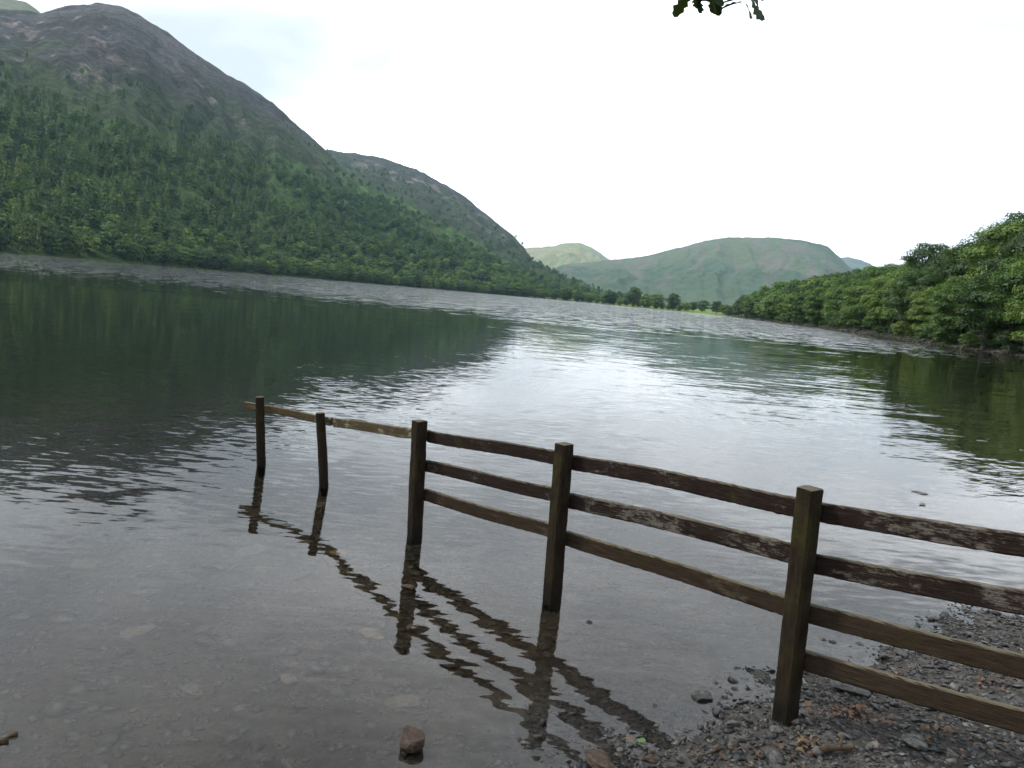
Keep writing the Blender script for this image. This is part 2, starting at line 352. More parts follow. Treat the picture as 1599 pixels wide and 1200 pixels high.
def loft(name, az0, az1, n, foot, ridge_px, ridge_r, power, amp, colour, seed, label, m_rows=150, foot_z=-1.5, rough=5.0):
    az = np.linspace(az0, az1, n); ra, re = curve_azel(ridge_px)
    el = np.interp(az, ra, re); rr = np.interp(az, *ridge_r); fr = np.interp(az, *foot)
    hz = rr*np.tan(np.radians(el)) + H
    s = np.concatenate([np.linspace(0, 1, m_rows), 1+np.linspace(0.02, 0.5, 24)])
    S, A = np.meshgrid(s, az, indexing='ij'); FR = fr[None]; RR = rr[None]; HZ = hz[None]
    Rm = FR+(RR-FR)*S
    up = np.minimum(S, 1)**power; dn = np.clip(S-1, 0, 1)
    Z = foot_z + (HZ-foot_z)*up - HZ*0.9*dn**1.3*1.2
    X = Rm*np.sin(np.radians(A)); Y = Rm*np.cos(np.radians(A))
    env = np.sin(np.pi*np.clip(S, 0, 1))**0.8
    g = fbm(A*0.55+fbm(X/300, Y/300, 3, seed)*1.5, S*1.6, 4, seed+3)           # gullies that run down the slope
    g = 1-np.abs(2*g-1)
    nz = fbm(X/170, Y/170, 5, seed+7)-0.5
    Z = Z + env*amp*((g-0.6)*0.9 + nz*1.5) + (fbm(X/38, Y/38, 4, seed+11)-0.5)*rough*2*sstep(0.05, 0.3, S)
    Z = Z + (fbm(X/14, Y/14, 3, seed+15)-0.5)*rough*0.9*sstep(0.3, 0.7, S)
    V = np.stack([X, Y, Z], -1).reshape(-1, 3); nm = len(s)
    i, j = np.meshgrid(np.arange(nm-1), np.arange(n-1), indexing='ij')
    Fq = np.stack([i*n+j, i*n+j+1, (i+1)*n+j+1, (i+1)*n+j], -1).reshape(-1, 4)[:, ::-1]
    me = mesh_np(name, V, Fq, True)
    ELV = np.degrees(np.arctan2(Z-H, Rm))
    vcol(me, colour(X, Y, Z, S, A, ELV, g).reshape(-1, 3))
    HILL[seed] = dict(X=X, Y=Y, Z=Z, A=A, S=S, EL=ELV, m_rows=m_rows, n=n)
    return tag(ob(name, me, M_HILL if seed < 3 else M_FAR), label, kind='structure')

TREE_AZ, TREE_EL = curve_azel([(-300, 90), (-100, 120), (0, 138), (100, 160), (200, 185), (300, 215), (400, 243), (470, 262), (520, 282), (560, 300), (620, 325), (700, 362), (760, 395), (820, 425), (870, 442), (930, 458), (1000, 476)])
C_HEATH = np.array([0.032, 0.031, 0.030]); C_GRASS = np.array([0.030, 0.047, 0.016]); C_BRIGHT = np.array([0.042, 0.085, 0.02]); C_SCREE = np.array([0.15, 0.125, 0.12]); C_ROCK = np.array([0.052, 0.049, 0.054]); C_FLOOR = np.array([0.038, 0.068, 0.018])
def blend(c, d, w): return c*(1-w[..., None]) + d*w[..., None]
def fell_colour(seed):
    def f(X, Y, Z, S, A, E, g):
        te = np.interp(A, TREE_AZ, TREE_EL); d = E-te                       # degrees above the tree line
        n1_ = fbm(X/220, Y/220, 5, seed+30); n2_ = fbm(X/60, Y/60, 5, seed+40); n3_ = fbm(A*2.2, S*22, 4, seed+50)
        c = np.tile(C_HEATH, X.shape+(1,))
        c = blend(c, C_ROCK, sstep(0.45, 0.6, n2_)*0.8)
        c = blend(c, C_GRASS, (1-sstep(0.3, 3.2, d+(n1_-0.5)*5))*0.9)
        c = blend(c, C_GRASS*0.9, sstep(0.46, 0.60, n1_)*0.65)
        c = blend(c, C_BRIGHT, (1-sstep(0.2, 1.0, np.abs(d-0.1+(n1_-0.5)*2)))*sstep(0.42, 0.58, n2_)*sstep(-22, -16, A))
        streak = sstep(0.56, 0.66, fbm(A*1.5+S*8, S*30-A*1.1, 5, seed+60))*sstep(0.36, 0.5, fbm(A*0.25, S*5, 3, seed+70))*sstep(1.0, 2.2, d)*(1-sstep(0.86, 0.97, S))
        c = blend(c, C_SCREE, streak*sstep(0.35, 0.55, n3_)*0.85)
        c = blend(c, C_FLOOR, 1-sstep(-1.2, 0.1, d))
        c = blend(c, np.array([0.078, 0.069, 0.072]), sstep(0.80, 0.92, S+(n1_-0.5)*0.2)*sstep(-35, -27, A)*(1-sstep(-25, -20, A))*0.75)
        return c
    return f
FOOT_L = (np.array([-100, -80, -60, -45, -33.5, -27, -22.5, -15, -9.4, -4.6, -1.2, 2, 6, 10, 14]), np.array([520, 490, 465, 455, 487, 558, 618, 710, 800, 880, 930, 960, 1000, 1060, 1120]))
loft('mountain', -100, 2, 520, FOOT_L,
     [(-900, 60), (-500, -20), (-200, 0), (0, 14), (62, 21), (100, 10), (150, 5), (190, 10), (215, 21), (250, 44), (300, 81), (340, 106), (380, 130), (430, 164), (470, 199), (510, 236), (535, 262), (570, 288), (620, 318), (680, 352), (740, 388), (800, 425), (840, 448)],
     (np.array([-100, -60, -34, -20, -14, -8, 2]), np.array([1800, 1800, 1850, 1780, 1650, 1350, 1050])), 1.12, 34, fell_colour(1), 1,
     'steep heather and scree mountain rising over the left shore')
loft('mountain', -19, 9.5, 300, FOOT_L,
     [(420, 232), (515, 235), (560, 241), (600, 248), (650, 264), (700, 291), (735, 315), (770, 345), (800, 369), (818, 388), (828, 406), (850, 418), (880, 432), (905, 443), (940, 455), (980, 468), (1010, 478)],
     (np.array([-19, -10, 0, 3, 10]), np.array([2700, 2600, 2300, 1700, 1250])), 1.15, 30, fell_colour(2), 2,
     'second wooded mountain shoulder falling to the head of the lake')
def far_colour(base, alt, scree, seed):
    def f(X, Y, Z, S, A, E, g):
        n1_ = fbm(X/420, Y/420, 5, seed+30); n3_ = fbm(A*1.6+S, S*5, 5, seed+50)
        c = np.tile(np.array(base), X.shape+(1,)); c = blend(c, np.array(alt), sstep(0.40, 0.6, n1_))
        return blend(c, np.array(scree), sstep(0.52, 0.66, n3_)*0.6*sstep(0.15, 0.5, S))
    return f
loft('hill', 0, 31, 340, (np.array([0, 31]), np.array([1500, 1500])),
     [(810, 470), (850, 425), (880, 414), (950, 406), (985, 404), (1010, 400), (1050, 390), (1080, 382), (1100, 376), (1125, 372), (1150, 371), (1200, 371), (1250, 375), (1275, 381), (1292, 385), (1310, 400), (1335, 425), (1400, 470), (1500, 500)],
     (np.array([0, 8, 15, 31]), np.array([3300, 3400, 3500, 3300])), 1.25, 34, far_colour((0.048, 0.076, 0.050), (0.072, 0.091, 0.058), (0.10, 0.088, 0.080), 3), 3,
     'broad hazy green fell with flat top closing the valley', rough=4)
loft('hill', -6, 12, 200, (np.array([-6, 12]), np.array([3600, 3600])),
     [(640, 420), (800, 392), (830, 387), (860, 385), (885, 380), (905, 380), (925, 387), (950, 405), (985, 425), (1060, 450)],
     (np.array([-6, 12]), np.array([5000, 5000])), 1.0, 70, far_colour((0.15, 0.17, 0.085), (0.185, 0.18, 0.10), (0.17, 0.155, 0.11), 4), 4,  # pale base colours carry the sunlit look of this fell
     'distant fell behind the valley, sunlight painted into its pale yellow-green colour', rough=6)
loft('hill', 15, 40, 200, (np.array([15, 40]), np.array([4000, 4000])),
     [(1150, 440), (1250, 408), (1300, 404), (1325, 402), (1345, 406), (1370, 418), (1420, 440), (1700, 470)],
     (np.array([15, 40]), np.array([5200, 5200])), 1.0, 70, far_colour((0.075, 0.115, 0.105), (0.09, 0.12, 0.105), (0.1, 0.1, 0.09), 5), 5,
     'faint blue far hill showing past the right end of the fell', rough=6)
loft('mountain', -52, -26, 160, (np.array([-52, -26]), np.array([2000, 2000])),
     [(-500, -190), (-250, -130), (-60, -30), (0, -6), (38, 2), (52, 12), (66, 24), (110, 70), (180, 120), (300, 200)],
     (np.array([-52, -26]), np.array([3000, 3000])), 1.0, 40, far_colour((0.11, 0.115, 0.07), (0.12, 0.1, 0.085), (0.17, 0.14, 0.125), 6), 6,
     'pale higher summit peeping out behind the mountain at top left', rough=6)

# ------------------------------------------------------------------ trees
G_STOPS = [(0.05, (0.012, 0.036, 0.008)), (0.4, (0.034, 0.084, 0.014)), (0.7, (0.070, 0.142, 0.021)), (0.95, (0.125, 0.185, 0.030))]
M_LEAF = leaf_mat('broad_leaves', G_STOPS)
M_LEAF_PALE = leaf_mat('pale_leaves', [(0.1, (0.05, 0.108, 0.018)), (0.5, (0.088, 0.16, 0.024)), (1.0, (0.14, 0.195, 0.034))])
M_LEAF_DARK = leaf_mat('dark_leaves', [(0.1, (0.011, 0.032, 0.009)), (0.5, (0.022, 0.058, 0.013)), (1.0, (0.048, 0.10, 0.02))])
M_NEEDLE = leaf_mat('larch_needles', [(0.1, (0.012, 0.035, 0.013)), (0.4, (0.034, 0.078, 0.021)), (0.65, (0.075, 0.125, 0.032)), (0.9, (0.125, 0.165, 0.045))], 0.2, 0.2)
M_BARK = simple_noise_mat('bark', [(0.3, (0.05, 0.042, 0.034)), (0.7, (0.14, 0.125, 0.105))], 9, 0.95, 0.8, 0.02, stretch=(3, 3, 0.7))

def leaf_quads(rng, C, Nrm, size, asp=0.62, jit=0.36):
    """C (n,3) centres, Nrm (n,3) preferred normals -> rhombic leaf sprays"""
    n = len(C); nr = Nrm + rng.normal(0, jit, (n, 3)); nr /= np.linalg.norm(nr, axis=1)[:, None]+1e-9
    t = rng.normal(0, 1, (n, 3)); t -= (t*nr).sum(1)[:, None]*nr; t /= np.linalg.norm(t, axis=1)[:, None]+1e-9
    b = np.cross(nr, t); s = (size*rng.uniform(0.6, 1.35, n))[:, None]
    bend = nr*s*0.18
    V = np.stack([C-t*s, C-b*s*asp+bend, C+t*s, C+b*s*asp+bend], 1).reshape(-1, 3)
    Fq = np.arange(4*n).reshape(n, 4); return V, Fq
def broadleaf(seed, h, w, nblob, nleaf, size, base=0.22, mat_=None, sides=7, trunk_r=None, squash=1.0):
    rng = np.random.default_rng(seed); pr = random.Random(seed)
    tr = trunk_r or h*0.022+0.05
    lean = rng.normal(0, 0.03, 2)*h
    top = np.array([lean[0], lean[1], h*0.55]); mb = MB()
    tp = [np.array([0, 0, -0.4]), np.array([lean[0]*.1, lean[1]*.1, h*0.02]), np.array([lean[0]*.4+rng.normal(0, .02*h), lean[1]*.4, h*0.22]), top, np.array([lean[0]*1.4, lean[1]*1.4, h*0.86])]
    mb.add(*tube(tp, [tr*1.45, tr*1.1, tr*0.85, tr*0.55, tr*0.12], sides))
    cz = h*(base+1)/2; rz = h*(1-base)/2
    cents = []; k = 0
    while len(cents) < nblob and k < 4000:
        k += 1
        d = rng.normal(0, 1, 3); d /= np.linalg.norm(d); q = rng.uniform(0.35, 1)**0.5
        br = rng.uniform(0.12, 0.235)*w
        p = np.array([d[0]*(w/2-br)*q, d[1]*(w/2-br)*q, cz + d[2]*(rz-br*0.75)*q*squash])
        wid = 1-0.30*max(0, (cz-rz*0.3-p[2])/rz)
        p[:2] = p[:2]*wid + lean
        if all(np.linalg.norm(p-c[0]) > 0.64*(br+c[1]) for c in cents): cents.append((p, br))
    VV = []; o = 0; FF = []
    tot = sum(c[1]**2 for c in cents)
    for p, br in cents:
        n = max(6, int(nleaf*br*br/tot))
        d = rng.normal(0, 1, (n, 3)); d /= np.linalg.norm(d, axis=1)[:, None]
        d[:, 2] = np.where(d[:, 2] < -0.25, -d[:, 2]*0.8, d[:, 2])
        rad_ = br*rng.uniform(0.55, 1.12, n)**0.45
        lump = 1+0.25*np.sin(d[:, 0]*5+p[0])*np.sin(d[:, 1]*5+p[1])
        Cn = p + d*(rad_*lump)[:, None]*np.array([1.1, 1.1, 0.78])
        out = d + 0.35*(p-np.array([lean[0], lean[1], cz]))/max(w, h)+np.array([0, 0, 0.35])
        V, Fq = leaf_quads(rng, Cn, out, size); VV.append(V); FF.append(Fq+o); o += len(V)
        # limb to the blob
        st = tp[2] + (top-tp[2])*pr.uniform(0.0, 1.0) if p[2] < h*0.72 else top
        md = (st+p)/2 + np.array([0, 0, -0.03*h]) + rng.normal(0, 0.02*h, 3)
        mb.add(*tube([st, md, p], [tr*0.34, tr*0.22, tr*0.06], 5, False))
    crown = mesh_np('crown', np.vstack(VV), np.vstack(FF)); crown.materials.append(mat_ or M_LEAF)
    trunk = mb.mesh('trunk'); trunk.materials.append(M_BARK)
    return trunk, crown
def conifer(seed, h, w, tiers, per, size, mat_=None):
    rng = np.random.default_rng(seed); mb = MB(); mb.add(*tube([(0, 0, -0.4), (0, 0, h*0.5), (0, 0, h*0.97)], [h*0.016+.04, h*0.011, 0.02], 6))
    C = []; Nn = []
    for i in range(tiers):
        q = i/(tiers-1); z = h*(0.14+0.86*q); rr = w/2*(1-q)**0.85*rng.uniform(0.8, 1.1)+0.12
        k = max(3, int(per*(1-q*0.75)))
        for j in range(k):
            a = rng.uniform(0, 2*math.pi); m_ = rr*rng.uniform(0.35, 1.08)
            C.append((math.cos(a)*m_, math.sin(a)*m_, z-0.22*m_+rng.normal(0, .1))); Nn.append((math.cos(a)*0.7, math.sin(a)*0.7, 0.8))
    V, Fq = leaf_quads(rng, np.array(C), np.array(Nn), size, 0.5, 0.4)
    crown = mesh_np('crown', V, Fq); crown.materials.append(mat_ or M_NEEDLE)
    trunk = mb.mesh('trunk'); trunk.materials.append(M_BARK); return trunk, crown

def place_tree(proto, name, x, y, z, sc, rz, label, group, cat='tree'):
    e = empty(name, (x, y, z), rz, sc)
    ob('trunk', proto[0], parent=e); ob('crown', proto[1], parent=e)
    return tag(e, label, cat, group)

# prototypes (unit: metres; heights are scaled when placed)
BIG = [broadleaf(10+i, 12, w, nb, nl, s, b, mt) for i, (w, nb, nl, s, b, mt) in enumerate([
    (11.0, 40, 30000, 0.125, 0.02, M_LEAF), (9.5, 36, 28000, 0.125, -0.02, M_LEAF), (12, 42, 32000, 0.125, 0.04, M_LEAF_DARK),
    (9.0, 32, 26000, 0.12, -0.03, M_LEAF_PALE), (10.5, 36, 28000, 0.125, 0.0, M_LEAF), (7.5, 24, 13000, 0.12, 0.30, M_LEAF_DARK)])]
MIDT = [broadleaf(40+i, 12, w, nb, nl, s, b, mt, 5) for i, (w, nb, nl, s, b, mt) in enumerate([
    (12, 28, 5200, 0.30, -0.02, M_LEAF), (10.5, 24, 4800, 0.30, -0.04, M_LEAF_PALE), (11.5, 26, 5200, 0.30, 0.0, M_LEAF_DARK)])]
FARB = [broadleaf(60+i, 11, w, nb, nl, s, 0.05, mt, 4) for i, (w, nb, nl, s, mt) in enumerate([
    (9.5, 12, 620, 0.60, M_LEAF), (8.5, 10, 560, 0.58, M_LEAF_PALE), (9.5, 12, 620, 0.60, M_LEAF_DARK), (8, 10, 540, 0.58, M_LEAF)])]
FARC = [conifer(80+i, 14, w, 15, 24, 0.75) for i, w in enumerate((5.2, 4.4, 5.8))]
rnd = random.Random(7)
def gz(x, y): return float(ground_z(np.array([x]), np.array([y]))[0])

# --- right bank wood
SKY_AZ, SKY_EL = curve_azel([(1125, 482), (1150, 468), (1170, 455), (1200, 441), (1230, 431), (1290, 421), (1340, 406), (1380, 396), (1405, 392), (1450, 392), (1490, 380), (1515, 366), (1540, 350), (1560, 336), (1599, 325), (1700, 300), (1900, 270), (2300, 330)])
def along(P0, P1):
    i0 = int(np.argmin(np.hypot(*(SHORE-P0).T))); i1 = int(np.argmin(np.hypot(*(SHORE-P1).T)))
    return SHORE[i0:i1+1]
bank = along((18, 20), (158, 600))
seg = np.hypot(*np.diff(bank, axis=0).T); cum = np.concatenate([[0], np.cumsum(seg)])
def bank_pt(s, inland):
    i = min(np.searchsorted(cum, s, side='right')-1, len(seg)-1); t = (s-cum[i])/seg[i]; p = bank[i]*(1-t)+bank[i+1]*t
    d = (bank[i+1]-bank[i])/seg[i]; nrm = np.array([d[1], -d[0]])       # to the right of travel = inland
    return p + nrm*inland
RB = []
for row, (inl, frac0, frac1) in enumerate([(2.2, 0.45, 0.88), (11, 0.58, 0.95), (21, 0.80, 1.03), (34, 0.9, 1.05)]):
    s = rnd.uniform(0, 4)
    while s < cum[-1]-5:
        p = bank_pt(s, inl+rnd.uniform(-1.8, 1.8)); r = math.hypot(*p); az = math.degrees(math.atan2(p[0], p[1]))
        z = gz(*p); el = float(np.interp(az, SKY_AZ, SKY_EL))*rnd.uniform(frac0, frac1)
        hh = (r*math.tan(R_(el))+H-z)
        step = (7.4+row*1.2)*(1 + r/330)
        lim = (6.0, 14.0) if row == 0 else (8.0, 17.5)
        if hh > lim[0]*0.8 and az < 62 and not (az > 33 and row > 1 and rnd.random() < 0.5):
            RB.append([row, r, az, p[0], p[1], z, min(max(hh, lim[0]), lim[1])])
        s += step*rnd.uniform(0.8, 1.25)
RB.sort(key=lambda q: (q[0], -q[2]))
NUMW = ['first', 'second', 'third', 'fourth', 'fifth', 'sixth', 'seventh', 'eighth', 'ninth', 'tenth']
kfront = 0
for row, r, az, x, y, z, hh in RB:
    near_ = r < 330
    pi = rnd.choice([0, 1, 2, 4, 3, 0, 1, 4]) if near_ else rnd.choice([0, 1, 2])
    proto = (BIG if near_ else MIDT)[pi]
    sc = hh/12.0; wid = sc*rnd.uniform(0.95, 1.25) if hh > 9 else sc*rnd.uniform(1.1, 1.4)
    if row == 0 and az < 32.5 and kfront < 10:
        lab = NUMW[kfront]+' waterside tree from the right edge along the right bank'; kfront += 1
    elif row == 0 and az < 32.5: lab = 'small green waterside tree in the far front row of the right bank'
    elif az >= 32.5: lab = 'tree past the right edge, seen as a dark reflection in the lake'
    else: lab = ['', 'round green tree behind the waterside row of the right bank', 'tall green tree high in the right bank wood', 'treetop on the skyline of the right bank wood'][row]
    wid *= 0.98
    place_tree(proto, 'broadleaf_tree', x, y, z-0.1, (wid, wid, sc), rnd.uniform(0, 6.28), lab, 'trees of the right bank wood')
SHR = [broadleaf(140+i, 5, w, 18, 11000, 0.11, -0.12, mt_, 5) for i, (w, mt_) in enumerate(((7, M_LEAF), (6, M_LEAF_PALE), (7.5, M_LEAF_DARK)))]
s = 6.0; ns = 0
while s < cum[-1]-150:
    p = bank_pt(s, rnd.uniform(0.6, 2.2)); r = math.hypot(*p); az = math.degrees(math.atan2(p[0], p[1]))
    if az < 50 and rnd.random() < 0.72:
        sc = rnd.uniform(0.35, 0.95)
        place_tree(rnd.choice(SHR), 'shrub', p[0], p[1], gz(*p)-0.15, (sc*1.05, sc*1.05, sc), rnd.uniform(0, 6.28),
                   'leafy shrub overhanging the water of the right bank' if az < 32.5 else 'shrub past the right edge, only reflected in the lake', 'shrubs along the right bank', 'shrub')
    s += rnd.uniform(2.6, 5.2)*(1+r/300)
def by_px(px, top, dist):
    a, _ = azel(px, 470); x, y = dist*math.sin(R_(a)), dist*math.cos(R_(a)); z = gz(x, y); p = ray(px, top)
    zt = H + p[2]/math.hypot(p[0], p[1])*dist; return x, y, z, zt-z
for px, top, dist, w, pi, lab in [(1437, 375, 215, 1.05, 5, 'dark flat-topped pine standing above the right bank wood'), (1470, 385, 205, 0.9, 5, 'dark pine just right of the flat-topped pine on the skyline'),
                                  (1578, 326, 150, 1.1, 5, 'tall open-crowned tree on the skyline at the right edge')]:
    x, y, z, hh = by_px(px, top, dist); sc = hh/12
    place_tree(BIG[pi], 'pine_tree', x, y, z, (sc*w, sc*w, sc), 1.0, lab, None)

# --- trees at the head of the lake, each by its own place
HEAD = [(808, 440, 955, 1.5, 0, 'leftmost big tree of the dark row at the lake head'), (828, 446, 950, 1.3, 2, 'second tree from the left in the dark lake-head row'),
        (848, 449, 945, 1.4, 0, 'third tree from the left in the dark lake-head row'), (868, 451, 940, 1.3, 2, 'fourth tree from the left in the dark lake-head row'),
        (886, 450, 935, 1.4, 0, 'fifth tree from the left in the dark lake-head row'), (905, 456, 925, 1.4, 2, 'sixth tree from the left in the dark lake-head row'),
        (921, 460, 905, 1.5, 0, 'low last tree of the dark row, left of the bigger lake-head trees'),
        (955, 454, 860, 1.35, 2, 'broad dark tree left of the tallest lake-head tree'), (992, 447, 830, 1.0, 2, 'tallest tree at the head of the lake'),
        (1012, 457, 810, 1.2, 1, 'paler tree right of the tallest lake-head tree'), (1029, 457, 800, 1.1, 0, 'tree between the paler tree and the round dark tree'),
        (1053, 457, 775, 0.95, 2, 'round dark tree on a bare stem at the lake head'), (1071, 471, 850, 1.6, 1, 'low pale bush right of the round dark tree'), (1084, 471, 900, 1.2, 2, 'small dark tree at the back of the green field'),
        (1098, 467, 900, 1.25, 0, 'larger tree behind the green field'), (1121, 469, 850, 1.1, 2, 'small round tree at the right of the green field'), (1136, 474, 800, 1.5, 0, 'low bush where the green field meets the right bank')]
# --- left shore: the front rows as single trees, the wood behind as one mass
left = SHORE[::-1]; lsel = along((-20, 930), (-420, 50))
lseg = np.hypot(*np.diff(lsel, axis=0).T); lcum = np.concatenate([[0], np.cumsum(lseg)])
def hill_z(x, y):
    z = 0.0
    for k in (1, 2):
        h_ = HILL[k]; a = math.degrees(math.atan2(x, y)); r = math.hypot(x, y)
        j = int(round((a-h_['A'][0, 0])/(h_['A'][0, -1]-h_['A'][0, 0])*(h_['n']-1)))
        if 0 <= j < h_['n']:
            rr = np.hypot(h_['X'][:h_['m_rows'], j], h_['Y'][:h_['m_rows'], j])
            if rr[0] <= r <= rr[-1]: z = max(z, float(np.interp(r, rr, h_['Z'][:h_['m_rows'], j])))
    return max(z, gz(x, y))
for px, top, dist, w, pi, lab in HEAD:
    a_, _ = azel(px, 475); rr_ = np.arange(500, 1100, 4.0); sd_r = signed_dist(rr_*math.sin(R_(a_)), rr_*math.cos(R_(a_)))
    dist = float(rr_[np.argmax((sd_r > 9) & (rr_ > 560))]) + (dist-845 if px > 1060 else 0)*0.5
    p_ = ray(px, top); hd = math.hypot(p_[0], p_[1]); x, y = p_[0]/hd*dist, p_[1]/hd*dist; z = hill_z(x, y); hh = H + p_[2]/hd*dist - z
    sc = max(hh, 6)/12
    place_tree(MIDT[pi], 'broadleaf_tree', x, y, z-0.3, (sc*w, sc*w, sc), px*0.7, lab, 'trees at the head of the lake')
for q in range(34):
    px = 760 + 300*q/33 + rnd.uniform(-4, 4); a_, _ = azel(px, 475); rr_ = np.arange(560, 1100, 4.0)
    dist = float(rr_[np.argmax(signed_dist(rr_*math.sin(R_(a_)), rr_*math.cos(R_(a_))) > 6)]) + rnd.uniform(0, 26); x, y = dist*math.sin(R_(a_)), dist*math.cos(R_(a_))
    sc = rnd.uniform(5, 9)/12; place_tree(MIDT[rnd.choice((0, 2, 1, 2))], 'broadleaf_tree', x, y, hill_z(x, y)-0.8, (sc*1.35, sc*1.35, sc), rnd.uniform(0, 6), 'low bushy tree filling the line along the lake head', 'low trees of the lake-head line')
cnt = 0
for row, inl in enumerate((5, 15)):
    s = 3.0
    while s < lcum[-1]-200:
        i = min(np.searchsorted(lcum, s, side='right')-1, len(lseg)-1); t = (s-lcum[i])/lseg[i]; p = lsel[i]*(1-t)+lsel[i+1]*t
        d = (lsel[i+1]-lsel[i])/lseg[i]; p = p + np.array([d[1], -d[0]])*(inl+rnd.uniform(-2.5, 3))
        az = math.degrees(math.atan2(p[0], p[1]))
        if -36 < az < 0 and not (row == 0 and -30.5 < az < -27 and rnd.random() < 0.8):
            zz_ = hill_z(p[0], p[1]); con = (az < -29.5 and rnd.random() < 0.7) or rnd.random() < 0.08
            hh = rnd.uniform(13, 19) if con else (rnd.uniform(8, 11) if az > -9 else rnd.uniform(9, 15))
            if con: place_tree(rnd.choice(FARC), 'larch_tree', p[0], p[1], zz_-0.3, hh/14, rnd.uniform(0, 6), 'tall narrow larch at the foot of the left mountainside', 'larches on the left shore')
            else: place_tree(rnd.choice(MIDT if row == 0 else FARB), 'broadleaf_tree', p[0], p[1], zz_-0.3, (hh/10.5, hh/10.5, hh/12), rnd.uniform(0, 6),
                             'pale low tree on the far left shore' if az > -9 else 'rounded tree at the water on the left shore', 'pale trees on the far left shore' if az > -9 else 'rounded trees on the left shore')
        s += rnd.uniform(7, 13)

def build_forest():
    rng = np.random.default_rng(5); P = []; K = []; SC = []
    for k, spacing in ((1, 8.6), (2, 9.6)):
        h_ = HILL[k]; mr = h_['m_rows']; X = h_['X'][:mr]; Y = h_['Y'][:mr]; Z = h_['Z'][:mr]; A = h_['A'][:mr]; E = h_['EL'][:mr]
        # area of each cell
        ax = np.stack([X[1:, :-1]-X[:-1, :-1], Y[1:, :-1]-Y[:-1, :-1]], -1); bx = np.stack([X[:-1, 1:]-X[:-1, :-1], Y[:-1, 1:]-Y[:-1, :-1]], -1)
        area = np.abs(ax[..., 0]*bx[..., 1]-ax[..., 1]*bx[..., 0]); lam = area/spacing**2
        n = rng.poisson(lam); ii, jj = np.nonzero(n); rep = n[ii, jj]; ii = np.repeat(ii, rep); jj = np.repeat(jj, rep)
        u = rng.random(len(ii)); v = rng.random(len(ii))
        def bil(Q): return (Q[ii, jj]*(1-u)*(1-v)+Q[ii+1, jj]*u*(1-v)+Q[ii, jj+1]*(1-u)*v+Q[ii+1, jj+1]*u*v)
        x, y, z, a, e = map(bil, (X, Y, Z, A, E))
        te = np.interp(a, TREE_AZ, TREE_EL); n1_ = fbm(x/120, y/120, 4, 77); n2_ = fbm(x/45, y/45, 3, 78)
        d = e-te + (n1_-0.5)*3.2
        prob = np.clip(1-sstep(-2.6, 1.0, d), 0.0, 1)*0.96 + 0.05*(d < 2.2)
        prob = prob*(1-0.9*sstep(0.60, 0.68, n2_))
        keep = (rng.random(len(x)) < prob) & (a > -46) & (e < 14) & (np.hypot(x, y) > np.interp(a, *FOOT_L)+10)
        x, y, z, a, e, n1k = x[keep], y[keep], z[keep], a[keep], e[keep], fbm(x/260, y/260, 3, 90)[keep]
        con = rng.random(len(x)) < np.clip(0.62*sstep(-12, -22, a)+0.05, 0, 1)*np.clip(sstep(0.25, 0.42, n1k), 0.12, 1)*np.where(e < 1.6, 0.35, 1)
        con &= True
        pl_ = rng.random(len(x)) < 0.42*(1-sstep(0.8, 3.2, e+(n1k-0.5)*3)); kd = np.where(con, 4+rng.integers(0, 3, len(x)), np.where(pl_, 1, rng.choice([0, 2, 3, 2], len(x))))
        scl = np.where(con, rng.uniform(0.75, 1.35, len(x)), rng.uniform(0.75, 1.45, len(x)))*(1-0.3*sstep(-2, 0.5, e-np.interp(a, TREE_AZ, TREE_EL)))
        P.append(np.stack([x, y, z-0.6], 1)); K.append(kd); SC.append(scl)
    P = np.vstack(P); K = np.concatenate(K).astype(np.int32); SC = np.concatenate(SC).astype(np.float32)
    me = bpy.data.meshes.new('forest'); me.vertices.add(len(P)); me.vertices.foreach_set('co', P.astype(np.float32).ravel())
    me.attributes.new('pick', 'INT', 'POINT').data.foreach_set('value', K); me.attributes.new('size', 'FLOAT', 'POINT').data.foreach_set('value', SC)
    me.attributes.new('turn', 'FLOAT', 'POINT').data.foreach_set('value', rng.uniform(0, 6.28, len(P)).astype(np.float32)); me.update()
    o = ob('forest', me)
    src = bpy.data.collections.new('forest_source')
    for i, (tk, cn) in enumerate(FARB+FARC): src.objects.link(bpy.data.objects.new('source_%02d' % i, cn))
    ng = bpy.data.node_groups.new('scatter_forest', 'GeometryNodeTree')
    ng.interface.new_socket('Geometry', in_out='INPUT', socket_type='NodeSocketGeometry'); ng.interface.new_socket('Geometry', in_out='OUTPUT', socket_type='NodeSocketGeometry')
    nd, lk = ng.nodes, ng.links; gi = nd.new('NodeGroupInput'); go = nd.new('NodeGroupOutput')
    iop = nd.new('GeometryNodeInstanceOnPoints'); ci = nd.new('GeometryNodeCollectionInfo'); ci.inputs[0].default_value = src; ci.inputs['Separate Children'].default_value = True; ci.inputs['Reset Children'].default_value = True
    def attr(nm, t):
        q = nd.new('GeometryNodeInputNamedAttribute'); q.data_type = t; q.inputs[0].default_value = nm; return q.outputs[0]
    cx = nd.new('ShaderNodeCombineXYZ'); lk.new(attr('turn', 'FLOAT'), cx.inputs[2])
    lk.new(gi.outputs[0], iop.inputs['Points']); lk.new(ci.outputs[0], iop.inputs['Instance']); iop.inputs['Pick Instance'].default_value = True
    lk.new(attr('pick', 'INT'), iop.inputs['Instance Index']); lk.new(cx.outputs[0], iop.inputs['Rotation']); lk.new(attr('size', 'FLOAT'), iop.inputs['Scale'])
    lk.new(iop.outputs[0], go.inputs[0]); o.modifiers.new('scatter', 'NODES').node_group = ng
    print('forest trees', len(P))
    return tag(o, 'dense mixed wood covering the lower left mountainside', 'forest', kind='stuff')
build_forest()

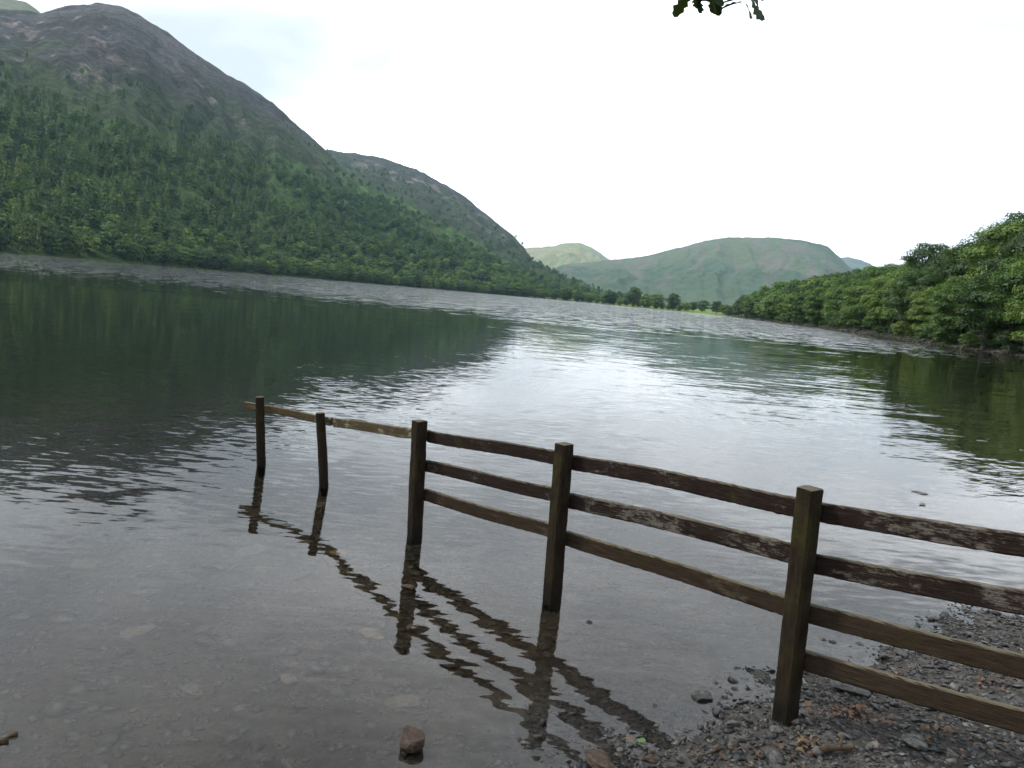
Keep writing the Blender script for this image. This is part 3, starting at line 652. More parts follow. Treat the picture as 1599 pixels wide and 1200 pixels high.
# ------------------------------------------------------------------ fence
def wood_mat(name, axis, base, pale, algae, amt_pale, amt_algae):
    mt, nd, lk, out = mat(name)
    tcn = nd.new('ShaderNodeTexCoord'); oi = nd.new('ShaderNodeObjectInfo'); geo = nd.new('ShaderNodeNewGeometry')
    ad = nd.new('ShaderNodeVectorMath'); lk.new(tcn.outputs['Object'], ad.inputs[0])
    cx = nd.new('ShaderNodeCombineXYZ'); lk.new(mth(nd, lk, 'MULTIPLY', oi.outputs['Random'], 37.0), cx.inputs[0]); lk.new(mth(nd, lk, 'MULTIPLY', oi.outputs['Random'], 11.0), cx.inputs[2])
    lk.new(cx.outputs[0], ad.inputs[1]); V = ad.outputs[0]
    mp = nd.new('ShaderNodeMapping'); mp.inputs['Scale'].default_value = (0.06, 1, 1) if axis == 'X' else (1, 1, 0.06); lk.new(V, mp.inputs[0])
    mp2 = nd.new('ShaderNodeMapping'); mp2.inputs['Scale'].default_value = (0.35, 1, 1) if axis == 'X' else (1, 1, 0.35); lk.new(V, mp2.inputs[0])
    gr = noise(nd, lk, mp.outputs[0], 130, 5, 0.65)                 # grain
    pa = noise(nd, lk, mp2.outputs[0], 34, 8, 0.78)                 # flaking / lichen
    pb = noise(nd, lk, V, 2.4, 3); al = noise(nd, lk, V, 5.0, 6, 0.65); fi = noise(nd, lk, V, 260, 3, 0.6)
    col = ramp(nd, lk, gr.outputs[0], [(0.3, tuple(c*0.45 for c in base)), (0.55, base), (0.8, tuple(c*1.6 for c in base))]).outputs[0]
    wp = mth(nd, lk, 'ADD', pa.outputs[0], mth(nd, lk, 'MULTIPLY', mth(nd, lk, 'SUBTRACT', pb.outputs[0], 0.5), 0.55))
    wp = mth(nd, lk, 'ADD', wp, mth(nd, lk, 'MULTIPLY', mth(nd, lk, 'SUBTRACT', oi.outputs['Random'], 0.5), 0.10))
    wp = mth(nd, lk, 'ADD', wp, mth(nd, lk, 'MULTIPLY', mth(nd, lk, 'SUBTRACT', gr.outputs[0], 0.5), 0.25))
    col = mixc(nd, lk, mapr(nd, lk, wp, 0.60-amt_pale, 0.74-amt_pale, 0, 0.8), col, pale)
    wa = mapr(nd, lk, al.outputs[0], 0.56-amt_algae, 0.74-amt_algae, 0, 0.85)
    sp = nd.new('ShaderNodeSeparateXYZ'); lk.new(geo.outputs['Normal'], sp.inputs[0]); spz = nd.new('ShaderNodeSeparateXYZ'); lk.new(geo.outputs['Position'], spz.inputs[0])
    wa = mth(nd, lk, 'MULTIPLY', wa, mapr(nd, lk, spz.outputs[2], 0.15, 0.7, 0.25, 1.0))
    col = mixc(nd, lk, wa, col, algae)
    col = mixc(nd, lk, mapr(nd, lk, sp.outputs[2], 0.5, 0.9, 0, 0.45), col, (0.16, 0.15, 0.11))      # lichened top edges
    # soaked foot
    wz = mth(nd, lk, 'ADD', spz.outputs[2], mth(nd, lk, 'MULTIPLY', mth(nd, lk, 'SUBTRACT', al.outputs[0], 0.5), 0.12))
    soak = mapr(nd, lk, wz, 0.07, 0.19, 1.0, 0.0)
    col = mixc(nd, lk, soak, col, (0.012, 0.010, 0.008))
    b = bsdf(nd, lk, out, col, mapr(nd, lk, soak, 0, 1, 0.95, 0.45), 0.07)
    hgt = mth(nd, lk, 'ADD', mth(nd, lk, 'MULTIPLY', gr.outputs[0], 0.8), mth(nd, lk, 'ADD', pa.outputs[0], mth(nd, lk, 'MULTIPLY', fi.outputs[0], 0.25)))
    bump(nd, lk, b, hgt, 0.8, 0.006); return mt
M_POST = wood_mat('mossy_post_wood', 'Z', (0.022, 0.016, 0.011), (0.085, 0.075, 0.056), (0.034, 0.032, 0.010), -0.02, 0.08)
M_RAIL = wood_mat('weathered_rail_wood', 'X', (0.020, 0.0135, 0.011), (0.125, 0.112, 0.092), (0.035, 0.032, 0.012), 0.05, 0.0)
M_RAIL_BARE = wood_mat('bare_rail_wood', 'X', (0.031, 0.022, 0.0145), (0.07, 0.056, 0.039), (0.022, 0.019, 0.009), 0.0, 0.04)
M_RAIL_PALE = wood_mat('pale_rail_wood', 'X', (0.055, 0.043, 0.026), (0.24, 0.215, 0.165), (0.065, 0.055, 0.02), 0.04, 0.08)

def stick_mesh(name, length, prof, nseg, axis, seed, wob=0.003, bow=0.0, taper=0.0, dome=0.0):
    """a timber: cross-section prof (list of 2-D points) swept along its axis with small unevenness"""
    rng = np.random.default_rng(seed); V = []; k = len(prof); ph = rng.uniform(0, 6.28, 4)
    ts = [0, 0.004/length] + list(np.linspace(0, 1, nseg)[1:-1]) + [1-0.004/length, 1]
    for q, t in enumerate(ts):
        sh = 0.94 if q in (0, len(ts)-1) else 1.0
        du = bow*math.sin(math.pi*t) + wob*math.sin(7*t+ph[0]); dw = wob*1.5*math.sin(5*t+ph[1])
        for (a, c) in prof:
            j = 1+rng.normal(0, 0.022)
            a2, c2 = a*sh*(1-taper*t)*j + dw, c*sh*(1-taper*t)*j + du
            V.append((length*(t-0.5), a2, c2) if axis == 'X' else (a2, c2, length*t))
    Fc = []
    for i in range(len(ts)-1):
        for m_ in range(k):
            m2 = (m_+1) % k; Fc.append((i*k+m_, i*k+m2, (i+1)*k+m2, (i+1)*k+m_))
    o = len(V); cA = np.mean(V[:k], axis=0); cB = np.mean(V[-k:], axis=0)
    if axis == 'Z': cB = cB + np.array([0, 0, dome])
    V += [tuple(cA), tuple(cB)]; last = (len(ts)-1)*k
    for m_ in range(k):
        m2 = (m_+1) % k; Fc.append((m2, m_, o)); Fc.append((last+m_, last+m2, o+1))
    if axis == 'X': pass
    me = mesh_list(name, V, Fc, False)
    import bmesh
    bm = bmesh.new(); bm.from_mesh(me); bmesh.ops.recalc_face_normals(bm, faces=bm.faces); bm.to_mesh(me); bm.free(); return me
def chamfer(w, d, c):
    w, d = w/2, d/2
    return [(-w+c, -d), (0, -d*1.01), (w-c, -d), (w, -d+c), (w*1.01, 0), (w, d-c), (w-c, d), (0, d*1.01), (-w+c, d), (-w, d-c), (-w*1.01, 0), (-w, -d+c)]
POSTS = [((406, 620), (408, 728), 'round'), ((501, 645), (505, 760), 'round'), ((655, 657), (648, 838), 'square'), ((881, 693), (862, 942), 'square'), ((1264, 762), (1227, 1112), 'square')]
PB = []; PT = []
for t_, b_, k_ in POSTS:
    B = atz(*b_, 0.0 if b_[0] < 1000 else 0.06); PB.append(B); PT.append(aty(*t_, B[1]))
fdir = PB[4]-PB[3]; fdir[2] = 0; fdir /= np.linalg.norm(fdir)
PB.append(PB[4] + fdir*1.62 + np.array([0, 0, 0.12])); PT.append(PB[5] + np.array([0.01, 0, 1.10])); POSTS.append((0, 0, 'square'))
fence = empty('fence', tuple(PB[4])); FO = PB[4]
tag(fence, 'weathered wooden post and rail fence running from the gravel out into the lake', 'fence')
for i in range(6):
    B, T = PB[i], PT[i]; ax = (T-B); L = np.linalg.norm(ax); ax /= L
    sink = 0.75; L2 = L+sink; st = B-ax*sink
    a = PB[min(i+1, 5)]-PB[max(i-1, 0)]; yaw = math.atan2(a[1], a[0])
    if POSTS[i][2] == 'round':
        prof = [(0.046*math.cos(q)*(1+0.05*math.sin(3*q)), 0.046*math.sin(q)) for q in np.linspace(0, 2*math.pi, 14, endpoint=False)]
        me = stick_mesh('post', L2, prof, 22, 'Z', i, 0.004, 0.0, 0.10, 0.006)
    else: me = stick_mesh('post', L2, chamfer(0.092, 0.098, 0.012), 26, 'Z', i, 0.0015, 0.0, 0.02, 0.006)
    p = ob('post', me, M_POST, fence)
    q = Vector((0, 0, 1)).rotation_difference(Vector(ax)).to_matrix().to_4x4() @ Matrix.Rotation(yaw+rnd.uniform(-0.05, 0.05), 4, 'Z')
    p.matrix_local = Matrix.Translation(Vector(st-FO)) @ q
for i, lab in ((0, 'thin round post at the far lake end of the fence'), (1, 'thin round post second from the lake end'), (4, 'mossy post standing on the gravel edge')):
    fence.children[i]['label'] = lab
def plane_hit(px, py, bay, back=0.068):
    a, b = PB[bay], PB[bay+1]; d = b-a; d[2] = 0; d = d/np.linalg.norm(d); n = np.array([-d[1], d[0], 0.0])
    if n @ np.array([0, 1, 0]) < 0: n = -n
    o = a + n*back; r_ = ray(px, py); t = ((o-np.array([0, 0, H])) @ n)/(r_ @ n); return np.array([0, 0, H])+r_*t, d
RAILS = [(0, (383, 632.5), (500, 655), 0.074, 'pale', 0.0), (1, (500, 657), (650, 678), 0.082, 'pale', 0.0),
         (2, (664, 680.5), (867, 714.5), 0.088, 'rail', 0.0), (2, (663.6, 726.7), (861.6, 772), 0.088, 'rail', 0), (2, (662, 772.6), (856.5, 828.5), 0.09, 'bare', 0),
         (3, (895.5, 721.5), (1244, 792), 0.092, 'rail', 0.004), (3, (889.5, 781), (1235, 862), 0.095, 'rail', 0), (3, (883.5, 839.5), (1226, 946), 0.093, 'bare', 0),
         (4, (1282, 801), (1598, 850), 0.09, 'rail', 0), (4, (1272.7, 879), (1598, 943), 0.093, 'rail', 0), (4, (1264, 959), (1598, 1042), 0.092, 'bare', 0), (4, (1254, 1030.5), (1598, 1127), 0.094, 'bare', 0)]
for k, (bay, l_, r2, hgt, kind_, bow) in enumerate(RAILS):
    A, d = plane_hit(*l_, bay); Bq, _ = plane_hit(*r2, bay)
    u = (Bq-A)/np.linalg.norm(Bq-A)
    def at_s(s_):      # continue the rail's line to a given distance along the bay
        return A + u*((s_-(A-PB[bay]) @ d)/(u @ d))
    span = np.linalg.norm((PB[bay+1]-PB[bay])[:2])
    s0, s1 = -0.012+0.004*(k % 3), span-0.018
    if bay == 0: s0 = (A-PB[0]) @ d
    if bay == 1: s0 = 0.0
    A2, B2 = at_s(s0), at_s(s1); c = (A2+B2)/2; L = np.linalg.norm(B2-A2); u = (B2-A2)/L
    me = stick_mesh('rail', L, chamfer(0.036, hgt, 0.006), 60, 'X', 50+k, 0.0034, bow+rnd.uniform(-0.002, 0.002))
    rl = ob('rail', me, {'pale': M_RAIL_PALE, 'rail': M_RAIL, 'bare': M_RAIL_BARE}[kind_], fence)
    ux = Vector(u); uy = Vector((0, 0, 1)).cross(ux).normalized(); uz = ux.cross(uy)
    mm = Matrix((ux, uy, uz)).transposed().to_4x4(); rl.matrix_local = Matrix.Translation(Vector(c-FO)) @ mm
    if kind_ == 'pale': rl['label'] = 'pale lichened single rail over the water'
    if k in (0, 5, 8): print('rail', k, A.round(2), Bq.round(2), A2.round(2), B2.round(2))

# ------------------------------------------------------------------ oak overhead
def oak_leaf(L=0.10):
    half = [(0.0, 0.0), (0.10, 0.06), (0.20, 0.05), (0.30, 0.16), (0.40, 0.10), (0.52, 0.27), (0.62, 0.17), (0.74, 0.28), (0.84, 0.17), (0.94, 0.15), (1.0, 0.0)]
    V = []; Fc = []
    for t, w in half: V += [(t*L, w*L, 0.06*L*math.sin(t*3)+0.22*w*L), (t*L, 0, 0.06*L*math.sin(t*3)), (t*L, -w*L, 0.06*L*math.sin(t*3)+0.22*w*L)]
    for i in range(len(half)-1):
        a = 3*i; Fc += [(a, a+1, a+4, a+3), (a+1, a+2, a+5, a+4)]
    return np.array(V), Fc
def leaves_mesh(name, places, L, rng, mat_, droop=0.0):
    lv, lf = oak_leaf(L); nf = np.array(lf); VV = []; FF = []
    for i, (p, dr) in enumerate(places):
        x = np.asarray(dr, float)/np.linalg.norm(dr); x[2] -= droop; x /= np.linalg.norm(x)
        up = rng.normal(0, 0.5, 3)+np.array([0, 0, 1]); y = np.cross(up, x); y /= np.linalg.norm(y); z = np.cross(x, y); s = rng.uniform(0.7, 1.2)
        VV.append(np.asarray(p)+s*(lv[:, :1]*x+lv[:, 1:2]*y+lv[:, 2:]*z)); FF.append(nf+i*len(lv))
    me = mesh_np(name, np.vstack(VV), np.vstack(FF)); me.materials.append(mat_); return me
def build_oak():
    rng = np.random.default_rng(12); T0 = np.array([4.4, -2.6, 0.0]); T0[2] = gz(4.4, -2.6)-0.2
    e = empty('oak_tree', tuple(T0)); mb = MB()
    trunk = [T0, T0+[-0.05, 0.1, 1.3], T0+[-0.2, 0.2, 3.2], T0+[-0.4, 0.1, 5.6], T0+[-0.5, 0.1, 8.2]]
    mb.add(*tube([p-T0 for p in trunk], [0.36, 0.29, 0.25, 0.17, 0.05], 12))
    clump = [aty(1088, -6, 4.0), aty(1111, -2, 4.05), aty(1166, 2, 3.95)]
    hub = np.array([1.9, 2.3, 4.5]); limb = [trunk[2], trunk[2]+[-0.9, 1.6, 1.3], hub+[0.3, -0.8, 0.25], hub]
    mb.add(*tube([p-T0 for p in limb], [0.14, 0.10, 0.05, 0.03], 8)); tips = []
    for c in clump:
        tp = c+np.array([0, 0, 0.05]); mb.add(*tube([hub-T0, (hub+tp)/2+[0, 0, 0.22]-T0, tp-T0], [0.02, 0.011, 0.003], 6)); tips.append(tp)
    PL = []
    for c, n in zip(clump, (9, 11, 11)):
        for q in range(n): PL.append((c+rng.normal(0, 0.018, 3)+np.array([0, 0, 0.02]), rng.normal(0, 1, 3)*[1, 1, 0.4]))
    cz = np.array([3.9, -2.3, 7.4])
    for q in range(34):
        d = rng.normal(0, 1, 3); d /= np.linalg.norm(d); bc = cz+d*np.array([3.9, 3.6, 2.0])*rng.uniform(0.45, 0.95)
        s = trunk[3]; mb.add(*tube([s-T0, (s+bc)/2+rng.normal(0, .25, 3)-T0, bc-T0], [0.07, 0.045, 0.012], 5, False))
        for w_ in range(105):
            dd = rng.normal(0, 1, 3); dd /= np.linalg.norm(dd); PL.append((bc+dd*rng.uniform(0.2, 1.05)*np.array([1, 1, .7]), dd))
    for w_ in range(60):                                        # leaves along the limb, above the frame
        t = rng.uniform(0.2, 0.95); p = (limb[1]*(1-t)+limb[3]*t)+np.array([0, 0, 0.25])+rng.normal(0, 0.22, 3); PL.append((p, rng.normal(0, 1, 3)))
    PL = [(p-T0, d) for p, d in PL]
    ob('trunk', mb.mesh('trunk'), M_BARK, e); ob('crown', leaves_mesh('crown', PL, 0.125, rng, leaf_mat('oak_leaves', [(0.1, (0.012, 0.03, 0.008)), (1.0, (0.03, 0.06, 0.014))], 0.08), 0.25), None, e)
    tag(e, 'oak whose lowest leaf sprays hang into the top of the picture', 'tree')
build_oak()

# ------------------------------------------------------------------ stones, gravel, leaves
def pebble_mat(name, stops, wet_line, rough_dry=0.75, per='island', silt=None):
    mt, nd, lk, out = mat(name); geo = nd.new('ShaderNodeNewGeometry'); oi = nd.new('ShaderNodeObjectInfo')
    f = geo.outputs['Random Per Island'] if per == 'island' else oi.outputs['Random']
    nz = noise(nd, lk, geo.outputs['Position'], 45, 5, 0.65)
    col = ramp(nd, lk, f, stops).outputs[0]
    sc = nd.new('ShaderNodeVectorMath'); sc.operation = 'SCALE'; lk.new(col, sc.inputs[0]); lk.new(mapr(nd, lk, nz.outputs[0], 0.32, 0.68, 0.45, 1.6), sc.inputs[3]); col = sc.outputs[0]
    if silt: col = mixc(nd, lk, mapr(nd, lk, nz.outputs[0], 0.35, 0.62, 0.15, 0.75), col, silt)
    sp = nd.new('ShaderNodeSeparateXYZ'); lk.new(geo.outputs['Position'], sp.inputs[0])
    wet = mapr(nd, lk, sp.outputs[2], wet_line-0.02, wet_line+0.03, 1.0, 0.0)
    s2 = nd.new('ShaderNodeVectorMath'); s2.operation = 'SCALE'; lk.new(col, s2.inputs[0]); lk.new(mapr(nd, lk, wet, 0, 1, 1.0, 0.5 if not silt else 1.0), s2.inputs[3])
    b = bsdf(nd, lk, out, s2.outputs[0], mapr(nd, lk, wet, 0, 1, rough_dry, 0.32), 0.2); bump(nd, lk, b, nz.outputs[0], 0.5, 0.004); return mt
SLATE = [(0.0, (0.045, 0.048, 0.052)), (0.25, (0.085, 0.09, 0.095)), (0.5, (0.13, 0.13, 0.128)), (0.68, (0.17, 0.165, 0.155)), (0.8, (0.12, 0.085, 0.06)), (0.92, (0.2, 0.19, 0.175)), (1.0, (0.30, 0.285, 0.26))]
M_GRAVEL = pebble_mat('slate_gravel', [(p, tuple(0.46*q for q in c)) for p, c in SLATE], 0.035)
M_BED = pebble_mat('silted_stones', [(0.0, (0.014, 0.012, 0.009)), (0.5, (0.03, 0.026, 0.019)), (0.85, (0.046, 0.038, 0.027)), (1.0, (0.09, 0.07, 0.048))], 0.0, silt=(0.029, 0.0225, 0.0155))
M_STONE = pebble_mat('shore_stone', [(0.0, (0.03, 0.031, 0.033)), (0.5, (0.055, 0.055, 0.055)), (1.0, (0.095, 0.09, 0.085))], 0.03, per='object')
M_STONE_ISL = pebble_mat('bank_stone', [(0.0, (0.03, 0.028, 0.024)), (0.6, (0.06, 0.055, 0.048)), (1.0, (0.15, 0.135, 0.115))], 0.06)
def ico():
    t = (1+5**0.5)/2; v = np.array([(-1, t, 0), (1, t, 0), (-1, -t, 0), (1, -t, 0), (0, -1, t), (0, 1, t), (0, -1, -t), (0, 1, -t), (t, 0, -1), (t, 0, 1), (-t, 0, -1), (-t, 0, 1)], float)
    f = np.array([(0, 11, 5), (0, 5, 1), (0, 1, 7), (0, 7, 10), (0, 10, 11), (1, 5, 9), (5, 11, 4), (11, 10, 2), (10, 7, 6), (7, 1, 8), (3, 9, 4), (3, 4, 2), (3, 2, 6), (3, 6, 8), (3, 8, 9), (4, 9, 5), (2, 4, 11), (6, 2, 10), (8, 6, 7), (9, 8, 1)])
    return v/np.linalg.norm(v[0]), f
def scatter_pebbles(name, xy, size, flat, seed, lift, tilt=0.35):
    rng = np.random.default_rng(seed); n = len(xy); iv, fc = ico()
    V = iv[None]*(1+rng.normal(0, 0.20, (n, 12, 1)))
    ax = np.stack([size*rng.uniform(0.75, 1.5, n), size*rng.uniform(0.55, 0.95, n), size*flat*rng.uniform(0.5, 1.2, n)], 1)
    V = V*ax[:, None, :]
    a = rng.uniform(0, 6.283, n); tx = rng.normal(0, tilt, n); ty = rng.normal(0, tilt, n)
    def rot(V, ang, i, j):
        c, s = np.cos(ang)[:, None], np.sin(ang)[:, None]; W = V.copy(); W[..., i] = V[..., i]*c-V[..., j]*s; W[..., j] = V[..., i]*s+V[..., j]*c; return W
    V = rot(rot(rot(V, tx, 1, 2), ty, 0, 2), a, 0, 1)
    z = ground_z(xy[:, 0], xy[:, 1]) + lift*ax[:, 2]
    V = V + np.stack([xy[:, 0], xy[:, 1], z], 1)[:, None, :]
    Fq = (fc[None]+12*np.arange(n)[:, None, None]).reshape(-1, 3)
    return mesh_np(name, V.reshape(-1, 3), Fq)
def sample_area(n, x0, x1, y0, y1, s_lo, s_hi, seed, edge=0.35):
    rng = np.random.default_rng(seed); x = rng.uniform(x0, x1, n); y = rng.uniform(y0, y1, n); sd = signed_dist(x, y) + (fbm(x*2.2, y*2.2, 4, 91)-0.5)*edge
    k = (sd > s_lo) & (sd < s_hi); return np.stack([x[k], y[k]], 1), sd[k]
xy, sdv = sample_area(88000, -1.6, 6.5, 1.2, 8.0, -0.38, 6, 1)
rngg = np.random.default_rng(3)
kp = rngg.random(len(xy)) < np.where(sdv < 0, np.clip(1+sdv*1.7, 0.12, 1), 1)*np.clip(1.5-np.hypot(*xy.T)/11, 0.4, 1); xy = xy[kp]
sz = np.clip(rngg.lognormal(math.log(0.0112), 0.40, len(xy)), 0.005, 0.042)
tag(ob('gravel', scatter_pebbles('gravel', xy, sz, 0.36, 5, 0.5), M_GRAVEL), 'grey slate gravel of the near shore', 'gravel', kind='stuff'); print('pebbles', len(xy))
xy, sdv = sample_area(26000, -6.5, 4.5, 1.5, 12.0, -9, -0.1, 2, 0.1)
sz = np.clip(rngg.lognormal(math.log(0.021), 0.52, len(xy)), 0.01, 0.11)
kz = ground_z(xy[:, 0], xy[:, 1])+sz*0.9 < -0.012; xy = xy[kz]; sz = sz[kz]
tag(ob('lakebed_gravel', scatter_pebbles('lakebed_gravel', xy, sz, 0.40, 6, 0.15, 0.18), M_BED), 'silted stones on the bed of the shallows', 'gravel', kind='stuff')

import bmesh
def stone_mesh(seed, sub=2, flat=0.6, rough=0.18, el=1.3):
    rng = np.random.default_rng(seed); bm = bmesh.new(); bmesh.ops.create_icosphere(bm, subdivisions=sub, radius=1.0)
    pl = rng.normal(0, 1, (13, 3)); pl /= np.linalg.norm(pl, axis=1)[:, None]; off_ = rng.uniform(0.5, 0.86, 13)
    for v in bm.verts:
        p = np.array(v.co)
        for n_, o_ in zip(pl, off_):
            d = p @ n_ - o_
            if d > 0: p = p - n_*d*0.98
        p = p*(1+rng.normal(0, rough*0.09) + 0.12*(float(fbm(p[0]*1.7+seed*3, p[1]*1.7+p[2]*2.3, 3, seed))-0.5)*2); v.co = (p[0]*el, p[1], p[2]*flat)
    me = bpy.data.meshes.new('stone'); bm.to_mesh(me); bm.free(); return me
def on_ground(px, py):
    z = 0.0
    for _ in range(12):
        p = atz(px, py, z); z = 0.5*z+0.5*gz(p[0], p[1])
    return atz(px, py, z)
def under_water(px, py):
    d = ray(px, py); p = atz(px, py, 0.0); hz = np.array([d[0], d[1]]); hl = np.linalg.norm(hz); hz /= hl
    si = hl/np.linalg.norm(d); tt = math.tan(math.asin(si/1.333)); z = -0.2
    for _ in range(12):
        q = p[:2]-hz*0+hz*(-z)*tt; z = 0.5*z+0.5*gz(*q)
    q = p[:2]+hz*(-z)*tt; return np.array([q[0], q[1], z])
STM = [stone_mesh(s, 3, f, 0.2, e_) for s, f, e_ in ((1, 0.55, 1.3), (2, 0.8, 1.2), (3, 0.4, 1.5), (4, 0.85, 1.05), (5, 0.3, 1.2))]
def stone(p, size, k, label, group=None, mt=None, rz=None, lift=0.25, name='stone'):
    me = STM[k].copy(); me.materials.append(mt or M_STONE)
    o = ob(name, me, None, None, (p[0], p[1], p[2]+lift*size), (rnd.uniform(-.15, .15), rnd.uniform(-.15, .15), rnd.uniform(0, 6.28) if rz is None else rz)); o.scale = (size,)*3
    return tag(o, label, 'stone', group)
def pxw(n, p): return n/FPX*math.hypot(p[0], p[1], p[2]-H)
M_BROWNROCK = pebble_mat('brown_rock', [(0.0, (0.034, 0.023, 0.017)), (1.0, (0.044, 0.03, 0.022))], -0.2, per='object')
M_DARKROCK = pebble_mat('dark_rock', [(0.0, (0.03, 0.03, 0.032)), (1.0, (0.05, 0.047, 0.045))], 0.02, 0.5, per='object')
M_SLAB = pebble_mat('pale_slab', [(0.0, (0.046, 0.039, 0.027)), (0.6, (0.058, 0.046, 0.03)), (1.0, (0.11, 0.066, 0.03))], -5, per='object')
W = []
for px, py, wpx, k, mt_, lab, lift in [(643, 1163, 24, 3, M_BROWNROCK, 'large brown rock breaking the water at the bottom edge', 0.5), (920, 972, 6, 1, M_DARKROCK, 'small black stone alone in the water right of the middle post', 0.2),
        (1437, 770, 10, 2, M_DARKROCK, 'dark flat stone far out in the water above the right rails', 0.1), (637, 916, 12, 0, M_BROWNROCK, 'pinkish stone at the surface below the first square post', -0.05),
        (1285, 999, 4, 1, M_DARKROCK, 'left of three small black stones in the water behind the gravel-edge post', 0.2), (1301, 1003, 5, 1, M_DARKROCK, 'middle of three small black stones in the water behind the gravel-edge post', 0.2),
        (1343, 1006, 5, 2, M_DARKROCK, 'right of three small black stones in the water behind the gravel-edge post', 0.2), (1148, 1076, 5, 1, M_DARKROCK, 'small dark stone in the shallows left of the gravel-edge post', 0.2),
        (1131, 1089, 5, 3, M_DARKROCK, 'small dark wet stone between the black rock and the gravel-edge post', 0.2)]:
    p = atz(px, py, 0.0); stone(p, pxw(wpx, p), k, lab, None, mt_, lift=lift-0.2)
for px, py, wpx, k, mt_, lab in [(1096, 1094, 15, 3, M_DARKROCK, 'black angular rock at the water line left of the gravel-edge post'), (1121, 1114, 10, 1, M_DARKROCK, 'brown-black stone just below the black angular rock'),
        (936, 1196, 24, 4, M_BROWNROCK, 'brown flat rock at the bottom edge of the gravel'), (1325, 1080, 24, 4, M_STONE, 'grey flat slab in the gravel under the lowest rail'),
        (1236, 1127, 11, 0, M_STONE, 'rounded grey stone at the foot of the gravel-edge post'), (1211, 1142, 9, 1, M_STONE, 'pale grey stone below the foot of the gravel-edge post'), (1143, 1134, 11, 0, M_STONE, 'grey stone beside the small green leaf'),
        (1060, 1150, 8, 3, M_STONE, 'grey stone on the gravel right of the green leaf'), (1017, 1188, 10, 1, M_BROWNROCK, 'tan stone near the bottom edge between leaf and twig'), (1430, 1163, 14, 2, M_STONE, 'long grey stone in the gravel at lower right'), (1238, 1044, 7, 2, M_STONE, 'small stone at the water edge behind the gravel-edge post'),
        (1405, 1023, 10, 1, M_DARKROCK, 'dark stone on the shoreline between the two lowest rails'), (1380, 1028, 8, 3, M_DARKROCK, 'dark stone at the tip of the gravel behind the fence')]:
    p = on_ground(px, py); stone(p, pxw(wpx, p), k, lab, None, mt_)
for px, py, wpx, k, lab in [(388, 863, 27, 4, 'large pale slab under water left of the second round post'), (134, 882, 20, 2, 'tan submerged stone at the far left shallows'), (217, 927, 11, 0, 'small pinkish submerged stone right of the tan one'), (98, 967, 11, 2, 'slim pale submerged stone near the left edge'),
        (219, 987, 22, 4, 'broad dull submerged slab in the left shallows'), (412, 889, 11, 2, 'small pale submerged stone just below the large slab'), (100, 808, 16, 4, 'greenish submerged slab far out at left'), (191, 871, 6, 0, 'tiny bright submerged stone beside the tan one'),
        (530, 864, 14, 4, 'submerged slab between the second round post and first square post'), (580, 992, 20, 4, 'brown submerged slab left of the pinkish stone'), (627, 1097, 25, 4, 'wide submerged slab above the large brown rock'), (644, 979, 10, 1, 'yellowish submerged stone below the pinkish stone'),
        (503, 789, 13, 2, 'orange submerged stone at the foot of the second round post'), (435, 720, 14, 4, 'pale submerged patch of stone right of the end post'), (551, 842, 6, 2, 'left of two tiny pale submerged stones near the first square post'), (577, 842, 6, 2, 'right of two tiny pale submerged stones near the first square post'),
        (300, 1080, 18, 4, 'dull submerged slab in the bottom left shallows'), (450, 1060, 17, 4, 'grey submerged slab in the middle of the shallows')]:
    p = under_water(px, py); stone(p, pxw(wpx, p), k, lab, None, M_SLAB, lift=0.05, name='stone')
k_ = 0
for q in range(400):                                            # larger pebbles that stand out of the gravel
    x, y = rngg.uniform(0.2, 4.6), rngg.uniform(2.2, 5.6); s_ = float(signed_dist([x], [y])[0])
    if s_ < 0.08 or s_ > 3 or k_ >= 30: continue
    k_ += 1; stone((x, y, gz(x, y)), rngg.uniform(0.015, 0.026), int(rngg.integers(0, 5)), 'larger grey pebble lying on the gravel', 'larger pebbles on the gravel', M_STONE, lift=0.3)

_n = 3600; _ss = rngg.uniform(20, cum[-1]-60, _n)**1.0; _pts = np.array([bank_pt(q, rngg.normal(0.35, 0.75)) for q in _ss])
_rs = np.clip(rngg.lognormal(math.log(0.16), 0.55, _n), 0.05, 0.8)
_rs *= 0.7
tag(ob('bank_rubble', scatter_pebbles('bank_rubble', _pts, _rs, 0.6, 9, 0.25), M_STONE_ISL), 'grey stones along the water line of the right bank', 'rubble', kind='stuff')

def leaf_stuff(name, stops):
    mt, nd, lk, out = mat(name); oi = nd.new('ShaderNodeObjectInfo'); geo = nd.new('ShaderNodeNewGeometry'); nz = noise(nd, lk, geo.outputs['Position'], 120, 3)
    f = mth(nd, lk, 'ADD', mth(nd, lk, 'MULTIPLY', oi.outputs['Random'], 0.5), mth(nd, lk, 'MULTIPLY', geo.outputs['Random Per Island'], 0.4)); f = mth(nd, lk, 'ADD', f, mth(nd, lk, 'MULTIPLY', nz.outputs[0], 0.15))
    bsdf(nd, lk, out, ramp(nd, lk, f, stops).outputs[0], 0.6, 0.3); return mt
M_DEAD = leaf_stuff('dead_leaf', [(0.0, (0.018, 0.011, 0.007)), (0.4, (0.042, 0.022, 0.012)), (0.75, (0.09, 0.042, 0.018)), (1.0, (0.18, 0.095, 0.04))])
M_STRAW = leaf_stuff('straw_leaf', [(0.0, (0.05, 0.032, 0.017)), (1.0, (0.12, 0.08, 0.04))]); M_FRESH = leaf_stuff('fresh_leaf', [(0.0, (0.035, 0.075, 0.02)), (1.0, (0.05, 0.10, 0.025))])
